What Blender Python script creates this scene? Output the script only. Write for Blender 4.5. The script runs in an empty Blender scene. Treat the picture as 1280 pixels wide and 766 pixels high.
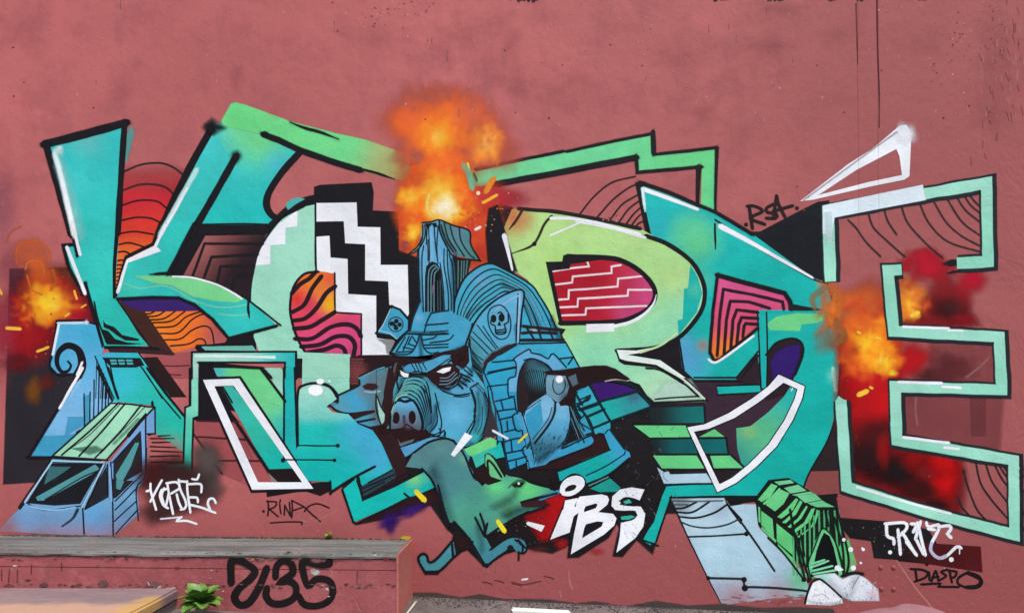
import bpy, bmesh, math, random
import numpy as np
from mathutils import Vector, noise as mnoise
from mathutils.geometry import tessellate_polygon
rnd = random.Random(7)
SC = bpy.context.scene
COL = SC.collection

# ------------------------------------------------------------ camera, sky, sun, exposure
PPM = 130.0            # photo pixels per metre on the wall plane (y = 0)
HZ = 540.0             # photo row of the eye level
EYE = 1.58             # eye height above the pavement
FPX = 853.0            # focal length in photo pixels
D = FPX / PPM          # camera distance to the wall
cam_d = bpy.data.cameras.new('camera')
cam = bpy.data.objects.new('camera', cam_d)
COL.objects.link(cam)
cam.location = (0, -D, EYE)
cam.rotation_euler = (math.radians(90), 0, 0)
cam_d.sensor_width = 36.0
cam_d.sensor_fit = 'HORIZONTAL'
cam_d.lens = 36.0 * FPX / 1280.0
cam_d.shift_y = (HZ - 383.0) / 1280.0
cam_d.clip_end = 500
SC.camera = cam

SUN_EL, SUN_AZ = 60.0, 152.0      # sun high in front of the wall, a little to the right, behind thin cloud
world = bpy.data.worlds.new('World')
SC.world = world
world.use_nodes = True
wn = world.node_tree
for n in list(wn.nodes):
    wn.nodes.remove(n)
sky = wn.nodes.new('ShaderNodeTexSky')
sky.sky_type = 'NISHITA'
sky.sun_disc = False
sky.sun_elevation = math.radians(SUN_EL)
sky.sun_rotation = math.radians(SUN_AZ)
sky.air_density = 1.0
sky.dust_density = 2.0
sky.ozone_density = 0.6
bg = wn.nodes.new('ShaderNodeBackground')
bg.inputs['Strength'].default_value = 0.11
wo = wn.nodes.new('ShaderNodeOutputWorld')
wn.links.new(sky.outputs[0], bg.inputs[0])
wn.links.new(bg.outputs[0], wo.inputs[0])
sun_d = bpy.data.lights.new('sun', 'SUN')
sun_d.energy = 1.5
sun_d.angle = math.radians(12)
sun_d.color = (1.0, 0.95, 0.85)
sun = bpy.data.objects.new('sun', sun_d)
COL.objects.link(sun)
el, az = math.radians(SUN_EL), math.radians(SUN_AZ)
to_sun = Vector((math.sin(az) * math.cos(el), math.cos(az) * math.cos(el), math.sin(el)))
sun.rotation_euler = (-to_sun).to_track_quat('-Z', 'Y').to_euler()
SC.view_settings.view_transform = 'Standard'
SC.view_settings.look = 'None'
SC.view_settings.exposure = 0.9
SC.view_settings.gamma = 1.0
SC.render.engine = 'CYCLES'
SC.cycles.transparent_max_bounces = 160
SC.cycles.max_bounces = 6

# ------------------------------------------------------------ helpers
ALB = 0.92
TINT = [1.0, 1.0, 1.0]
def s2l(v):
    v /= 255.0
    return v / 12.92 if v <= 0.04045 else ((v + 0.055) / 1.055) ** 2.4
def C(h, a=1.0):
    h = h.lstrip('#')
    c = [s2l(int(h[i:i+2], 16)) * ALB for i in (0, 2, 4)]
    if min(c) < 0.6: c = [v * t for v, t in zip(c, TINT)]
    return tuple(c) + (a,)
def link(o, parent=None):
    COL.objects.link(o)
    if parent is not None:
        o.parent = parent
    return o
def tag(o, label, cat=None, group=None, kind=None):
    o['label'] = label
    if cat: o['category'] = cat
    if group: o['group'] = group
    if kind: o['kind'] = kind
    return o
def wx(px): return (px - 640.0) / PPM
def wz(py): return EYE + (HZ - py) / PPM
def at_depth(px, py, y):
    """pixel -> point on the vertical plane at depth y (y <= 0 is in front of the wall)"""
    k = (D + y) / D
    return ((px - 640.0) / PPM * k, y, EYE + (HZ - py) / PPM * k)
def node(nt, t, **kw):
    n = nt.nodes.new(t)
    for k, v in kw.items():
        setattr(n, k, v)
    return n
def mth(nt, op, a, b=None, clamp=False):
    n = nt.nodes.new('ShaderNodeMath'); n.operation = op; n.use_clamp = clamp
    for i, v in enumerate((a, b)):
        if v is None: continue
        if isinstance(v, (int, float)): n.inputs[i].default_value = v
        else: nt.links.new(v, n.inputs[i])
    return n.outputs[0]
def noise_tex(nt, vec, scale, detail=4, rough=0.55, stretch=None):
    if stretch:
        m = nt.nodes.new('ShaderNodeMapping'); m.inputs['Scale'].default_value = stretch
        nt.links.new(vec, m.inputs[0]); vec = m.outputs[0]
    n = nt.nodes.new('ShaderNodeTexNoise')
    if nt.name.startswith('wall') or nt.get('flat'): n.noise_dimensions = '2D'
    n.inputs['Scale'].default_value = scale
    n.inputs['Detail'].default_value = detail
    n.inputs['Roughness'].default_value = rough
    nt.links.new(vec, n.inputs['Vector'])
    return n.outputs['Fac']
def mrange(nt, v, a, b, c, d):
    n = nt.nodes.new('ShaderNodeMapRange'); n.interpolation_type = 'SMOOTHSTEP'
    nt.links.new(v, n.inputs['Value'])
    for k, x in zip(('From Min', 'From Max', 'To Min', 'To Max'), (a, b, c, d)):
        n.inputs[k].default_value = x
    return n.outputs['Result']
def mixc(nt, fac, a, b, mode='MIX'):
    n = nt.nodes.new('ShaderNodeMix'); n.data_type = 'RGBA'; n.blend_type = mode
    if isinstance(fac, (int, float)): n.inputs['Factor'].default_value = fac
    else: nt.links.new(fac, n.inputs['Factor'])
    for s, v in ((6, a), (7, b)):
        if isinstance(v, tuple): n.inputs[s].default_value = v
        else: nt.links.new(v, n.inputs[s])
    return n.outputs[2]
def new_mat(name):
    m = bpy.data.materials.new(name); m.use_nodes = True
    nt = m.node_tree
    for n in list(nt.nodes): nt.nodes.remove(n)
    out = nt.nodes.new('ShaderNodeOutputMaterial')
    b = nt.nodes.new('ShaderNodeBsdfPrincipled')
    geo = nt.nodes.new('ShaderNodeNewGeometry')
    nt.links.new(b.outputs[0], out.inputs[0])
    return m, nt, b, out, geo.outputs['Position']

def flat(nt, P):
    """wall coordinates (x, z) as a flat 2D vector"""
    nt['flat'] = 1
    sx = nt.nodes.new('ShaderNodeSeparateXYZ'); nt.links.new(P, sx.inputs[0])
    cb = nt.nodes.new('ShaderNodeCombineXYZ')
    nt.links.new(sx.outputs[0], cb.inputs[0]); nt.links.new(sx.outputs[2], cb.inputs[1])
    return cb.outputs[0], sx.outputs[0], sx.outputs[2]
# relief of the rendered wall, shared by bare wall and paint so that the paint follows it
def relief_group():
    g = bpy.data.node_groups.new('wall_relief', 'ShaderNodeTree')
    g.interface.new_socket('Normal', in_out='OUTPUT', socket_type='NodeSocketVector')
    go = g.nodes.new('NodeGroupOutput')
    geo = g.nodes.new('ShaderNodeNewGeometry')
    P = geo.outputs['Position']
    P2, X, Z = flat(g, P)
    fine = noise_tex(g, P2, 55, 2, 0.6)
    mid = noise_tex(g, P2, 9, 2, 0.55)
    big = noise_tex(g, P2, 1.3, 1, 0.5)
    trowel = noise_tex(g, P2, 6, 3, 0.6, (1.6, 0.45, 1))
    # rougher, flaking render towards the right end and along the base
    rmask = mrange(g, X, 3.6, 4.9, 0, 1)
    bmask = mrange(g, Z, 0.75, 0.1, 0, 1)
    v = g.nodes.new('ShaderNodeTexVoronoi'); v.feature = 'F1'; v.voronoi_dimensions = '2D'; v.inputs['Scale'].default_value = 14
    vm = g.nodes.new('ShaderNodeMapping'); vm.inputs['Scale'].default_value = (1.5, 0.6, 1)
    wv = g.nodes.new('ShaderNodeTexNoise'); wv.noise_dimensions = '2D'; wv.inputs['Scale'].default_value = 1.2; wv.inputs['Detail'].default_value = 2
    g.links.new(P2, wv.inputs['Vector'])
    ad = g.nodes.new('ShaderNodeVectorMath'); ad.operation = 'ADD'
    g.links.new(P2, ad.inputs[0]); g.links.new(wv.outputs['Color'], ad.inputs[1])
    g.links.new(ad.outputs[0], vm.inputs[0]); g.links.new(vm.outputs[0], v.inputs['Vector'])
    flake = mth(g, 'MULTIPLY', mrange(g, v.outputs['Distance'], 0.05, 0.55, 0, 1), mth(g, 'MAXIMUM', mth(g, 'MULTIPLY', rmask, 1.0), mth(g, 'MULTIPLY', bmask, 0.6)))
    # small pimples and pits
    pv = g.nodes.new('ShaderNodeTexVoronoi'); pv.feature = 'F1'; pv.voronoi_dimensions = '2D'; pv.inputs['Scale'].default_value = 5.5
    g.links.new(P2, pv.inputs['Vector'])
    pim = mrange(g, pv.outputs['Distance'], 0.0, 0.06, 1, 0)
    # filled vertical chase: two hairline joints with a slightly proud strip between
    def joint(px, w):
        wob = mth(g, 'MULTIPLY', mth(g, 'SUBTRACT', big, 0.5), 0.02)
        d = mth(g, 'ABSOLUTE', mth(g, 'SUBTRACT', mth(g, 'ADD', X, wob), wx(px)))
        return mrange(g, d, 0.0, w, 1, 0)
    up = mrange(g, Z, 2.6, 4.6, 0.25, 1)
    j = mth(g, 'ADD', joint(1072, 0.012), mth(g, 'MULTIPLY', joint(1097, 0.014), 1.3))
    strip = mth(g, 'MULTIPLY', mrange(g, X, wx(1070), wx(1075), 0, 1), mrange(g, X, wx(1094), wx(1098), 1, 0))
    h = mth(g, 'MULTIPLY', fine, 0.0019)
    for val, k in ((mid, 0.0075), (big, 0.02), (trowel, 0.006), (flake, 0.0022), (pim, 0.004), (strip, 0.003)):
        h = mth(g, 'ADD', h, mth(g, 'MULTIPLY', val, k))
    h = mth(g, 'SUBTRACT', h, mth(g, 'MULTIPLY', mth(g, 'MULTIPLY', j, up), 0.008))
    bp = g.nodes.new('ShaderNodeBump'); bp.inputs['Strength'].default_value = 0.55; bp.inputs['Distance'].default_value = 1.0
    g.links.new(h, bp.inputs['Height'])
    g.links.new(bp.outputs[0], go.inputs[0])
    return g
RELIEF = relief_group()

def wall_material():
    m, nt, b, out, P = new_mat('wall_red_masonry_paint')
    P, X, Z = flat(nt, P)
    big = noise_tex(nt, P, 0.55, 4, 0.55)
    mid = noise_tex(nt, P, 2.6, 6, 0.65)
    run = noise_tex(nt, P, 2.0, 5, 0.65, (1.5, 0.35, 1))
    fine = noise_tex(nt, P, 70, 3, 0.6)
    c = mixc(nt, mrange(nt, big, 0.3, 0.72, 0, 1), C('#b5615f'), C('#c46a68'))
    c = mixc(nt, mrange(nt, mid, 0.42, 0.75, 0, 0.7), c, C('#a8585a'))
    c = mixc(nt, mrange(nt, run, 0.54, 0.8, 0, 0.4), c, C('#9f585b'))
    # light falloff mixed into the colour, darker rightwards and near the ground, ragged limits
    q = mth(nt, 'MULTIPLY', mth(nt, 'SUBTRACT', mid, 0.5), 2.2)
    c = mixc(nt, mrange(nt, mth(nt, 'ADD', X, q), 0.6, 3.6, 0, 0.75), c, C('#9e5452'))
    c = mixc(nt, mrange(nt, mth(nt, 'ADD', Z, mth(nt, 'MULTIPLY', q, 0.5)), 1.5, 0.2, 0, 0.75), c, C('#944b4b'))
    c = mixc(nt, mrange(nt, fine, 0.4, 0.85, 0, 0.16), c, C('#c47c7a'))
    # small pits and scuffs where the coat has come off
    pit = noise_tex(nt, P, 26, 3, 0.7)
    pm = noise_tex(nt, P, 1.1, 2, 0.5)
    pitm = mth(nt, 'MULTIPLY', mrange(nt, pit, 0.69, 0.76, 0, 0.9), mrange(nt, pm, 0.45, 0.7, 0.0, 1))
    c = mixc(nt, pitm, c, C('#6a3538'))
    sc2 = noise_tex(nt, P, 34, 4, 0.7, (1, 0.4, 1))
    scm = mth(nt, 'MULTIPLY', mrange(nt, sc2, 0.70, 0.77, 0, 0.75), mrange(nt, pm, 0.6, 0.42, 0.0, 1))
    c = mixc(nt, scm, c, C('#d9aaa2'))
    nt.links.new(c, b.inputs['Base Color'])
    b.inputs['Roughness'].default_value = 0.62
    b.inputs['Specular IOR Level'].default_value = 0.15
    r = nt.nodes.new('ShaderNodeGroup'); r.node_tree = RELIEF
    nt.links.new(r.outputs[0], b.inputs['Normal'])
    return m
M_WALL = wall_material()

def paint_material(name, solid):
    m, nt, b, out, P = new_mat(name)
    P, X, Z = flat(nt, P)
    at = nt.nodes.new('ShaderNodeAttribute'); at.attribute_name = 'Col'
    big = noise_tex(nt, P, 2.2, 3, 0.6)
    fine = noise_tex(nt, P, 60, 2, 0.65)
    f = mth(nt, 'ADD', mrange(nt, big, 0.25, 0.75, 0.9, 1.06), mrange(nt, fine, 0.25, 0.75, -0.045, 0.045))
    g = nt.nodes.new('ShaderNodeCombineColor')
    for i in range(3): nt.links.new(f, g.inputs[i])
    c = mixc(nt, 1.0, at.outputs['Color'], g.outputs[0], 'MULTIPLY')
    # thin spots: tiny pin holes and dust where the wall shows through or pale overspray settled
    dust = noise_tex(nt, P, 120, 2, 0.7)
    dm = noise_tex(nt, P, 3.0, 2, 0.6)
    c = mixc(nt, mth(nt, 'MULTIPLY', mrange(nt, dust, 0.68, 0.74, 0, 0.16), mrange(nt, dm, 0.42, 0.66, 0, 1)), c, C('#8f7d7a'))
    nt.links.new(c, b.inputs['Base Color'])
    b.inputs['Roughness'].default_value = 0.55
    b.inputs['Specular IOR Level'].default_value = 0.1
    if solid:
        r = nt.nodes.new('ShaderNodeGroup'); r.node_tree = RELIEF
        nt.links.new(r.outputs[0], b.inputs['Normal'])
        return m
    bp = nt.nodes.new('ShaderNodeBump'); bp.inputs['Strength'].default_value = 0.55; bp.inputs['Distance'].default_value = 1.0
    nt.links.new(mth(nt, 'ADD', mth(nt, 'MULTIPLY', fine, 0.0019), mth(nt, 'MULTIPLY', noise_tex(nt, P, 6, 2, 0.6, (1.6, 0.45, 1)), 0.008)), bp.inputs['Height'])
    nt.links.new(bp.outputs[0], b.inputs['Normal'])
    # atomised edge: alpha broken up by droplet noise
    A = at.outputs['Alpha']
    sp = noise_tex(nt, P, 150, 2, 0.6)
    sp2 = noise_tex(nt, P, 12, 3, 0.6)
    e = mth(nt, 'MULTIPLY', mth(nt, 'MULTIPLY', A, mth(nt, 'SUBTRACT', 1.0, A)), 4.0)
    n = mth(nt, 'ADD', mth(nt, 'MULTIPLY', mth(nt, 'SUBTRACT', sp, 0.5), 1.1), mth(nt, 'MULTIPLY', mth(nt, 'SUBTRACT', sp2, 0.5), 0.35))
    a2 = mth(nt, 'ADD', A, mth(nt, 'MULTIPLY', e, n), True)
    tr = nt.nodes.new('ShaderNodeBsdfTransparent')
    mx = nt.nodes.new('ShaderNodeMixShader')
    nt.links.new(a2, mx.inputs[0]); nt.links.new(tr.outputs[0], mx.inputs[1]); nt.links.new(b.outputs[0], mx.inputs[2])
    nt.links.new(mx.outputs[0], out.inputs[0])
    return m
M_PAINT = paint_material('spray_paint', False)
M_SOLID = paint_material('spray_paint_solid', True)

BK = '#1a171b'
# ------------------------------------------------------------ paint engine: coats of paint laid on the wall in order
CELL = 2.0
GX, GY = -60.0, -60.0
GRID = np.zeros((460, 710), np.int16)
COAT = 0.00003
BASE = 0.0005
_T = [0.0, 0.0, 1.0]
def T(ox=0, oy=0, s=1.0):
    _T[:] = [ox, oy, s]
A4 = 3.9906
A8 = 7.981
def pts_of(s):
    if not isinstance(s, str): return [tuple(p) for p in s]
    o = []
    for t in s.split():
        a, b = t.split(',')
        o.append((_T[0] + float(a) / _T[2], _T[1] + float(b) / _T[2]))
    return o
def spline(p, closed=False, res=3.0):
    n = len(p)
    if n < 3: return list(p)
    o = []
    rng = range(n) if closed else range(n - 1)
    for i in rng:
        if closed: a, b, c, d = p[(i-1) % n], p[i], p[(i+1) % n], p[(i+2) % n]
        else:
            b, c = p[i], p[i+1]
            a = p[i-1] if i > 0 else (2*b[0]-c[0], 2*b[1]-c[1])
            d = p[i+2] if i + 2 < n else (2*c[0]-b[0], 2*c[1]-b[1])
        L = math.hypot(c[0]-b[0], c[1]-b[1])
        k = max(1, min(14, int(L / res)))
        for j in range(k):
            t = j / k
            t2, t3 = t*t, t*t*t
            o.append(tuple(0.5*((2*b[q]) + (-a[q]+c[q])*t + (2*a[q]-5*b[q]+4*c[q]-d[q])*t2 + (-a[q]+3*b[q]-3*c[q]+d[q])*t3) for q in (0, 1)))
    if not closed: o.append(p[-1])
    return o
BUCK = {}
PARTS = []
_cur = [None, None]
def part(name, label=None):
    flush(True)
    PARTS.append((name, label)); _cur[0] = len(PARTS) - 1; _cur[1] = 'main'
def use(i): _cur[0] = i; _cur[1] = 'main'
def sub(s='main'):
    flush(); _cur[1] = s
SPLIT = {'stripes': 'stripe', 'highlight': 'highlight', 'spark': 'spark', 'steps': 'step_band', 'detail': 'detail'}
_cnt = [0]
def bucket():
    if _cur[1] in SPLIT:
        _cnt[0] += 1
        return BUCK.setdefault((_cur[0], SPLIT[_cur[1]] + '#%d' % _cnt[0]), ([], [], []))
    return BUCK.setdefault((_cur[0], _cur[1]), ([], [], []))
def lay_cells(mask_idx):
    ys, xs = mask_idx
    if len(ys) == 0: return 1
    l = int(GRID[ys, xs].max()) + 1
    GRID[ys, xs] = l
    return l
def cells_poly(p):
    a = np.array(p)
    x0, y0 = ((a.min(0) - (GX, GY)) / CELL - 2).astype(int); x1, y1 = ((a.max(0) - (GX, GY)) / CELL + 3).astype(int)
    x0, y0 = max(x0, 0), max(y0, 0); x1, y1 = min(x1, GRID.shape[1]), min(y1, GRID.shape[0])
    if x1 <= x0 or y1 <= y0: return (np.array([], int), np.array([], int))
    yy, xx = np.mgrid[y0:y1, x0:x1]
    cx, cy = GX + (xx + .5) * CELL, GY + (yy + .5) * CELL
    ins = np.zeros(cx.shape, bool)
    n = len(p)
    for i in range(n):
        (ax, ay), (bx, by) = p[i], p[(i+1) % n]
        if ay == by: continue
        cond = (ay > cy) != (by > cy)
        ins ^= cond & (cx < (bx - ax) * (cy - ay) / (by - ay) + ax)
    for i in range(n):        # boundary cells
        (ax, ay), (bx, by) = p[i], p[(i+1) % n]
        k = int(math.hypot(bx-ax, by-ay) / CELL) + 2
        t = np.linspace(0, 1, k)
        ix = ((ax + (bx-ax)*t - GX) / CELL).astype(int); iy = ((ay + (by-ay)*t - GY) / CELL).astype(int)
        for dx in (-1, 0, 1):
            for dy in (-1, 0, 1):
                qx, qy = ix + dx, iy + dy
                ok = (qx >= x0) & (qx < x1) & (qy >= y0) & (qy < y1)
                ins[qy[ok] - y0, qx[ok] - x0] = True
    w = np.nonzero(ins)
    return (w[0] + y0, w[1] + x0)
def mixrgb(a, b, t): return tuple(a[i] * (1 - t) + b[i] * t for i in range(4))
def sm(t):
    t = max(0.0, min(1.0, t)); return t * t * (3 - 2 * t)
def lin(*st):
    """lin((x,y,col),(x,y,col),...) colour along a path of stops given in current units"""
    s = []
    for x, y, c in st:
        s.append((_T[0] + x / _T[2], _T[1] + y / _T[2], C(c) if isinstance(c, str) else c))
    def f(x, y):
        (x0, y0, _), (x1, y1, _) = s[0], s[-1]
        dx, dy = x1 - x0, y1 - y0; L = dx*dx + dy*dy
        u = ((x-x0)*dx + (y-y0)*dy) / L
        tt = [((q[0]-x0)*dx + (q[1]-y0)*dy) / L for q in s]
        if u <= 0: return s[0][2]
        for i in range(len(s) - 1):
            if u <= tt[i+1]: return mixrgb(s[i][2], s[i+1][2], sm((u - tt[i]) / max(1e-6, tt[i+1]-tt[i])))
        return s[-1][2]
    return f
def spots(base, *sp):
    """sp = (x, y, r, col, strength)"""
    bf = base if callable(base) else (lambda x, y, c=C(base): c)
    S = [(_T[0] + x / _T[2], _T[1] + y / _T[2], r / _T[2], C(c) if isinstance(c, str) else c, k) for x, y, r, c, k in sp]
    def f(x, y):
        c = bf(x, y)
        for X, Y, R, cc, k in S:
            d = math.hypot(x - X, y - Y) / R
            if d < 1: c = mixrgb(c, cc, k * sm(1 - d))
        return c
    return f
def outset(p, d):
    n = len(p); area = sum(p[i][0]*p[(i+1) % n][1] - p[(i+1) % n][0]*p[i][1] for i in range(n))
    sg = 1 if area > 0 else -1
    o = []
    for i in range(n):
        a, b, c = p[i-1], p[i], p[(i+1) % n]
        e1 = (b[0]-a[0], b[1]-a[1]); e2 = (c[0]-b[0], c[1]-b[1])
        l1 = math.hypot(*e1) or 1; l2 = math.hypot(*e2) or 1
        n1 = (e1[1]/l1*sg, -e1[0]/l1*sg); n2 = (e2[1]/l2*sg, -e2[0]/l2*sg)
        m = (n1[0]+n2[0], n1[1]+n2[1]); q = m[0]*n1[0]+m[1]*n1[1]
        k = d / max(q, 0.5)
        o.append((b[0]+m[0]*k, b[1]+m[1]*k))
    return o
# a traced outline may be laid on another surface (the ledge front) through SURF
def on_wall(x, y, l): return (wx(x), -(BASE + l * COAT), wz(y))
SURF = [on_wall]
def poly(s, col, soft=0.0, smooth=False, step=None, a=1.0, holes=()):
    flush()
    p = pts_of(s)
    if smooth: p = spline(p, True)
    q = []
    for v in p:
        if not q or math.hypot(v[0]-q[-1][0], v[1]-q[-1][1]) > 0.05: q.append(v)
    p = q
    hs = [pts_of(h) for h in holes]
    if smooth: hs = [spline(h, True) for h in hs]
    f = col if callable(col) else None
    c0 = None if f else C(col)
    softpx = max(0.55, soft / _T[2])
    ring = outset(p, softpx) if not hs else None
    l = lay_cells(cells_poly(ring or p))
    V, F, K = bucket()
    bm = bmesh.new()
    loops = [[Vector((x, y, 0)) for x, y in lp] for lp in [p] + hs]
    flat = [v for lp in loops for v in lp]
    bv = [bm.verts.new(v) for v in flat]
    for t in tessellate_polygon(loops):
        try: bm.faces.new([bv[i] for i in t])
        except ValueError: pass
    if f:
        st = step or 9.0
        xs = [v.x for v in flat]; ys = [v.y for v in flat]
        for ax, lo, hi in ((0, min(xs), max(xs)), (1, min(ys), max(ys))):
            k = int((hi - lo) / st)
            for i in range(1, k + 1):
                co = Vector((0, 0, 0)); no = Vector((0, 0, 0)); co[ax] = lo + (hi - lo) * i / (k + 1); no[ax] = 1
                bmesh.ops.bisect_plane(bm, geom=bm.verts[:] + bm.edges[:] + bm.faces[:], plane_co=co, plane_no=no)
    bm.verts.ensure_lookup_table(); bm.verts.index_update()
    b0 = len(V)
    for v in bm.verts:
        V.append(SURF[0](v.co.x, v.co.y, l))
        c = f(v.co.x, v.co.y) if f else c0
        K.append((c[0], c[1], c[2], c[3] * a))
    for fc in bm.faces: F.append(tuple(b0 + v.index for v in fc.verts))
    bm.free()
    if ring:
        b1 = len(V); n = len(p)
        for (x, y), (X, Y) in zip(p, ring):
            c = f(x, y) if f else c0
            V.append(SURF[0](x, y, l)); K.append((c[0], c[1], c[2], c[3] * a))
            V.append(SURF[0](X, Y, l)); K.append((c[0], c[1], c[2], 0.0))
        for i in range(n):
            j = (i + 1) % n
            F.append((b1+2*i, b1+2*j, b1+2*j+1, b1+2*i+1))
WSC = [1.0]
HALO = [True]
def stroke(s, w, col='#201c20', f=None, smooth=True, taper='', closed=False, a=1.0, w1=None, cap=True):
    """brush or spray-can line: w, f (feather) in current units; taper 's','e','b'; w1 = end width"""
    flush()
    if HALO[0] and f is None and w / _T[2] > 3.2 and col in (BK, '#23262b'):      # overspray mist along fat-cap lines
        HALO[0] = False; stroke(s, w, col, f=3.2 * _T[2], smooth=smooth, taper=taper, closed=closed, a=.3, w1=w1, cap=cap); HALO[0] = True
    p = pts_of(s)
    k = _T[2]
    w = w * WSC[0] / k; w1 = w if w1 is None else w1 * WSC[0] / k
    f = (min(0.9, 0.35 * w + 0.12) if f is None else f / k)
    if smooth and len(p) > 2: p = spline(p, closed, 2.5)
    q = [p[0]]
    for v in p[1:]:
        if math.hypot(v[0]-q[-1][0], v[1]-q[-1][1]) > 0.15: q.append(v)
    p = q
    if closed: p = p + [p[0]]
    q = [p[0]]                     # hand wobble along the line
    for i in range(1, len(p)):
        (ax, ay), (bx, by) = p[i-1], p[i]
        L = math.hypot(bx-ax, by-ay); m_ = int(L / 11)
        for j in range(1, m_ + 1):
            t = j / (m_ + 1); o_ = 0.42 * mnoise.noise(Vector(((ax+(bx-ax)*t) * .06, (ay+(by-ay)*t) * .06, 3.3)))
            q.append((ax+(bx-ax)*t - (by-ay)/L*o_, ay+(by-ay)*t + (bx-ax)/L*o_))
        q.append((bx, by))
    p = q
    n = len(p)
    if n < 2: return
    cf = col if callable(col) else None
    c0 = None if cf else C(col)
    acc = [0.0]
    for i in range(1, n): acc.append(acc[-1] + math.hypot(p[i][0]-p[i-1][0], p[i][1]-p[i-1][1]))
    Lt = acc[-1]
    xs, ys = [], []
    for i in range(n - 1):
        kk = int((acc[i+1]-acc[i]) / 1.5) + 2
        for t in np.linspace(0, 1, kk):
            xs.append(p[i][0]+(p[i+1][0]-p[i][0])*t); ys.append(p[i][1]+(p[i+1][1]-p[i][1])*t)
    R = int((max(w, w1) * 0.5 + f) / CELL) + 1
    ix = ((np.array(xs) - GX) / CELL).astype(int); iy = ((np.array(ys) - GY) / CELL).astype(int)
    mk = np.zeros(GRID.shape, bool)
    for dx in range(-R, R + 1):
        for dy in range(-R, R + 1):
            qx, qy = ix + dx, iy + dy
            ok = (qx >= 0) & (qy >= 0) & (qx < GRID.shape[1]) & (qy < GRID.shape[0])
            mk[qy[ok], qx[ok]] = True
    l = lay_cells(np.nonzero(mk))
    V, F, K = bucket(); b0 = len(V)
    rows = []
    for i in range(n):
        if closed: a_, c_ = p[(i-1) % (n-1)], p[(i+1) % (n-1)]
        else: a_, c_ = p[max(i-1, 0)], p[min(i+1, n-1)]
        b_ = p[i]
        d1 = (b_[0]-a_[0], b_[1]-a_[1]); d2 = (c_[0]-b_[0], c_[1]-b_[1])
        l1 = math.hypot(*d1); l2 = math.hypot(*d2)
        if l1 < 1e-6: d1, l1 = d2, l2
        if l2 < 1e-6: d2, l2 = d1, l1
        n1 = (-d1[1]/l1, d1[0]/l1); n2 = (-d2[1]/l2, d2[0]/l2)
        m = (n1[0]+n2[0], n1[1]+n2[1]); ml = math.hypot(*m)
        if ml < 0.2: m = n1; mit = 1
        else:
            m = (m[0]/ml, m[1]/ml); mit = min(1.9, 1 / max(0.3, m[0]*n1[0]+m[1]*n1[1]))
        u = acc[i] / Lt if Lt else 0
        ww = (w + (w1 - w) * u) * (1 + 0.13 * mnoise.noise(Vector((b_[0] * .05, b_[1] * .05, 8.8))))
        if 's' in taper or 'b' in taper: ww *= min(1, 0.15 + u / 0.35) if u < 0.35 else 1
        if 'e' in taper or 'b' in taper: ww *= min(1, 0.15 + (1-u) / 0.35) if u > 0.65 else 1
        ext = 0
        rows.append((b_, m, mit, ww, u))
    def row(b_, m, mit, ww, u, aa, ll):
        h = max(0.12, ww * 0.5 - f * 0.4) * mit
        c = cf(b_[0], b_[1]) if cf else c0
        for off, al in ((-(h + f), 0), (-h, 1), (h, 1), (h + f, 0)):
            V.append(SURF[0](b_[0] + m[0]*off, b_[1] + m[1]*off, ll)); K.append((c[0], c[1], c[2], c[3] * al * aa))
    allr = []
    if cap and not closed:      # round caps: short extra rows
        b_, m, mit, ww, u = rows[0]
        d = (p[1][0]-p[0][0], p[1][1]-p[0][1]); L = math.hypot(*d) or 1; d = (d[0]/L, d[1]/L)
        h = ww * 0.5
        allr.append(((b_[0]-d[0]*(h+f), b_[1]-d[1]*(h+f)), m, 1, h, u, 0.0))
        allr.append(((b_[0]-d[0]*h*.75, b_[1]-d[1]*h*.75), m, 1, h*1.2, u, a))
    for r in rows: allr.append(r + (a,))
    if cap and not closed:
        b_, m, mit, ww, u = rows[-1]
        d = (p[-1][0]-p[-2][0], p[-1][1]-p[-2][1]); L = math.hypot(*d) or 1; d = (d[0]/L, d[1]/L)
        h = ww * 0.5
        allr.append(((b_[0]+d[0]*h*.75, b_[1]+d[1]*h*.75), m, 1, h*1.2, u, a))
        allr.append(((b_[0]+d[0]*(h+f), b_[1]+d[1]*(h+f)), m, 1, h, u, 0.0))
    for r in allr: row(*r[:5], r[5], l + 0.6 * r[4])
    for i in range(len(allr) - 1):
        for j in range(3):
            q = b0 + 4*i + j
            F.append((q, q+1, q+5, q+4))
def lines(s, w, col='#201c20', **kw):
    for part_ in s.split('|'):
        if part_.strip(): stroke(part_.strip(), w, col, **kw)
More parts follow.
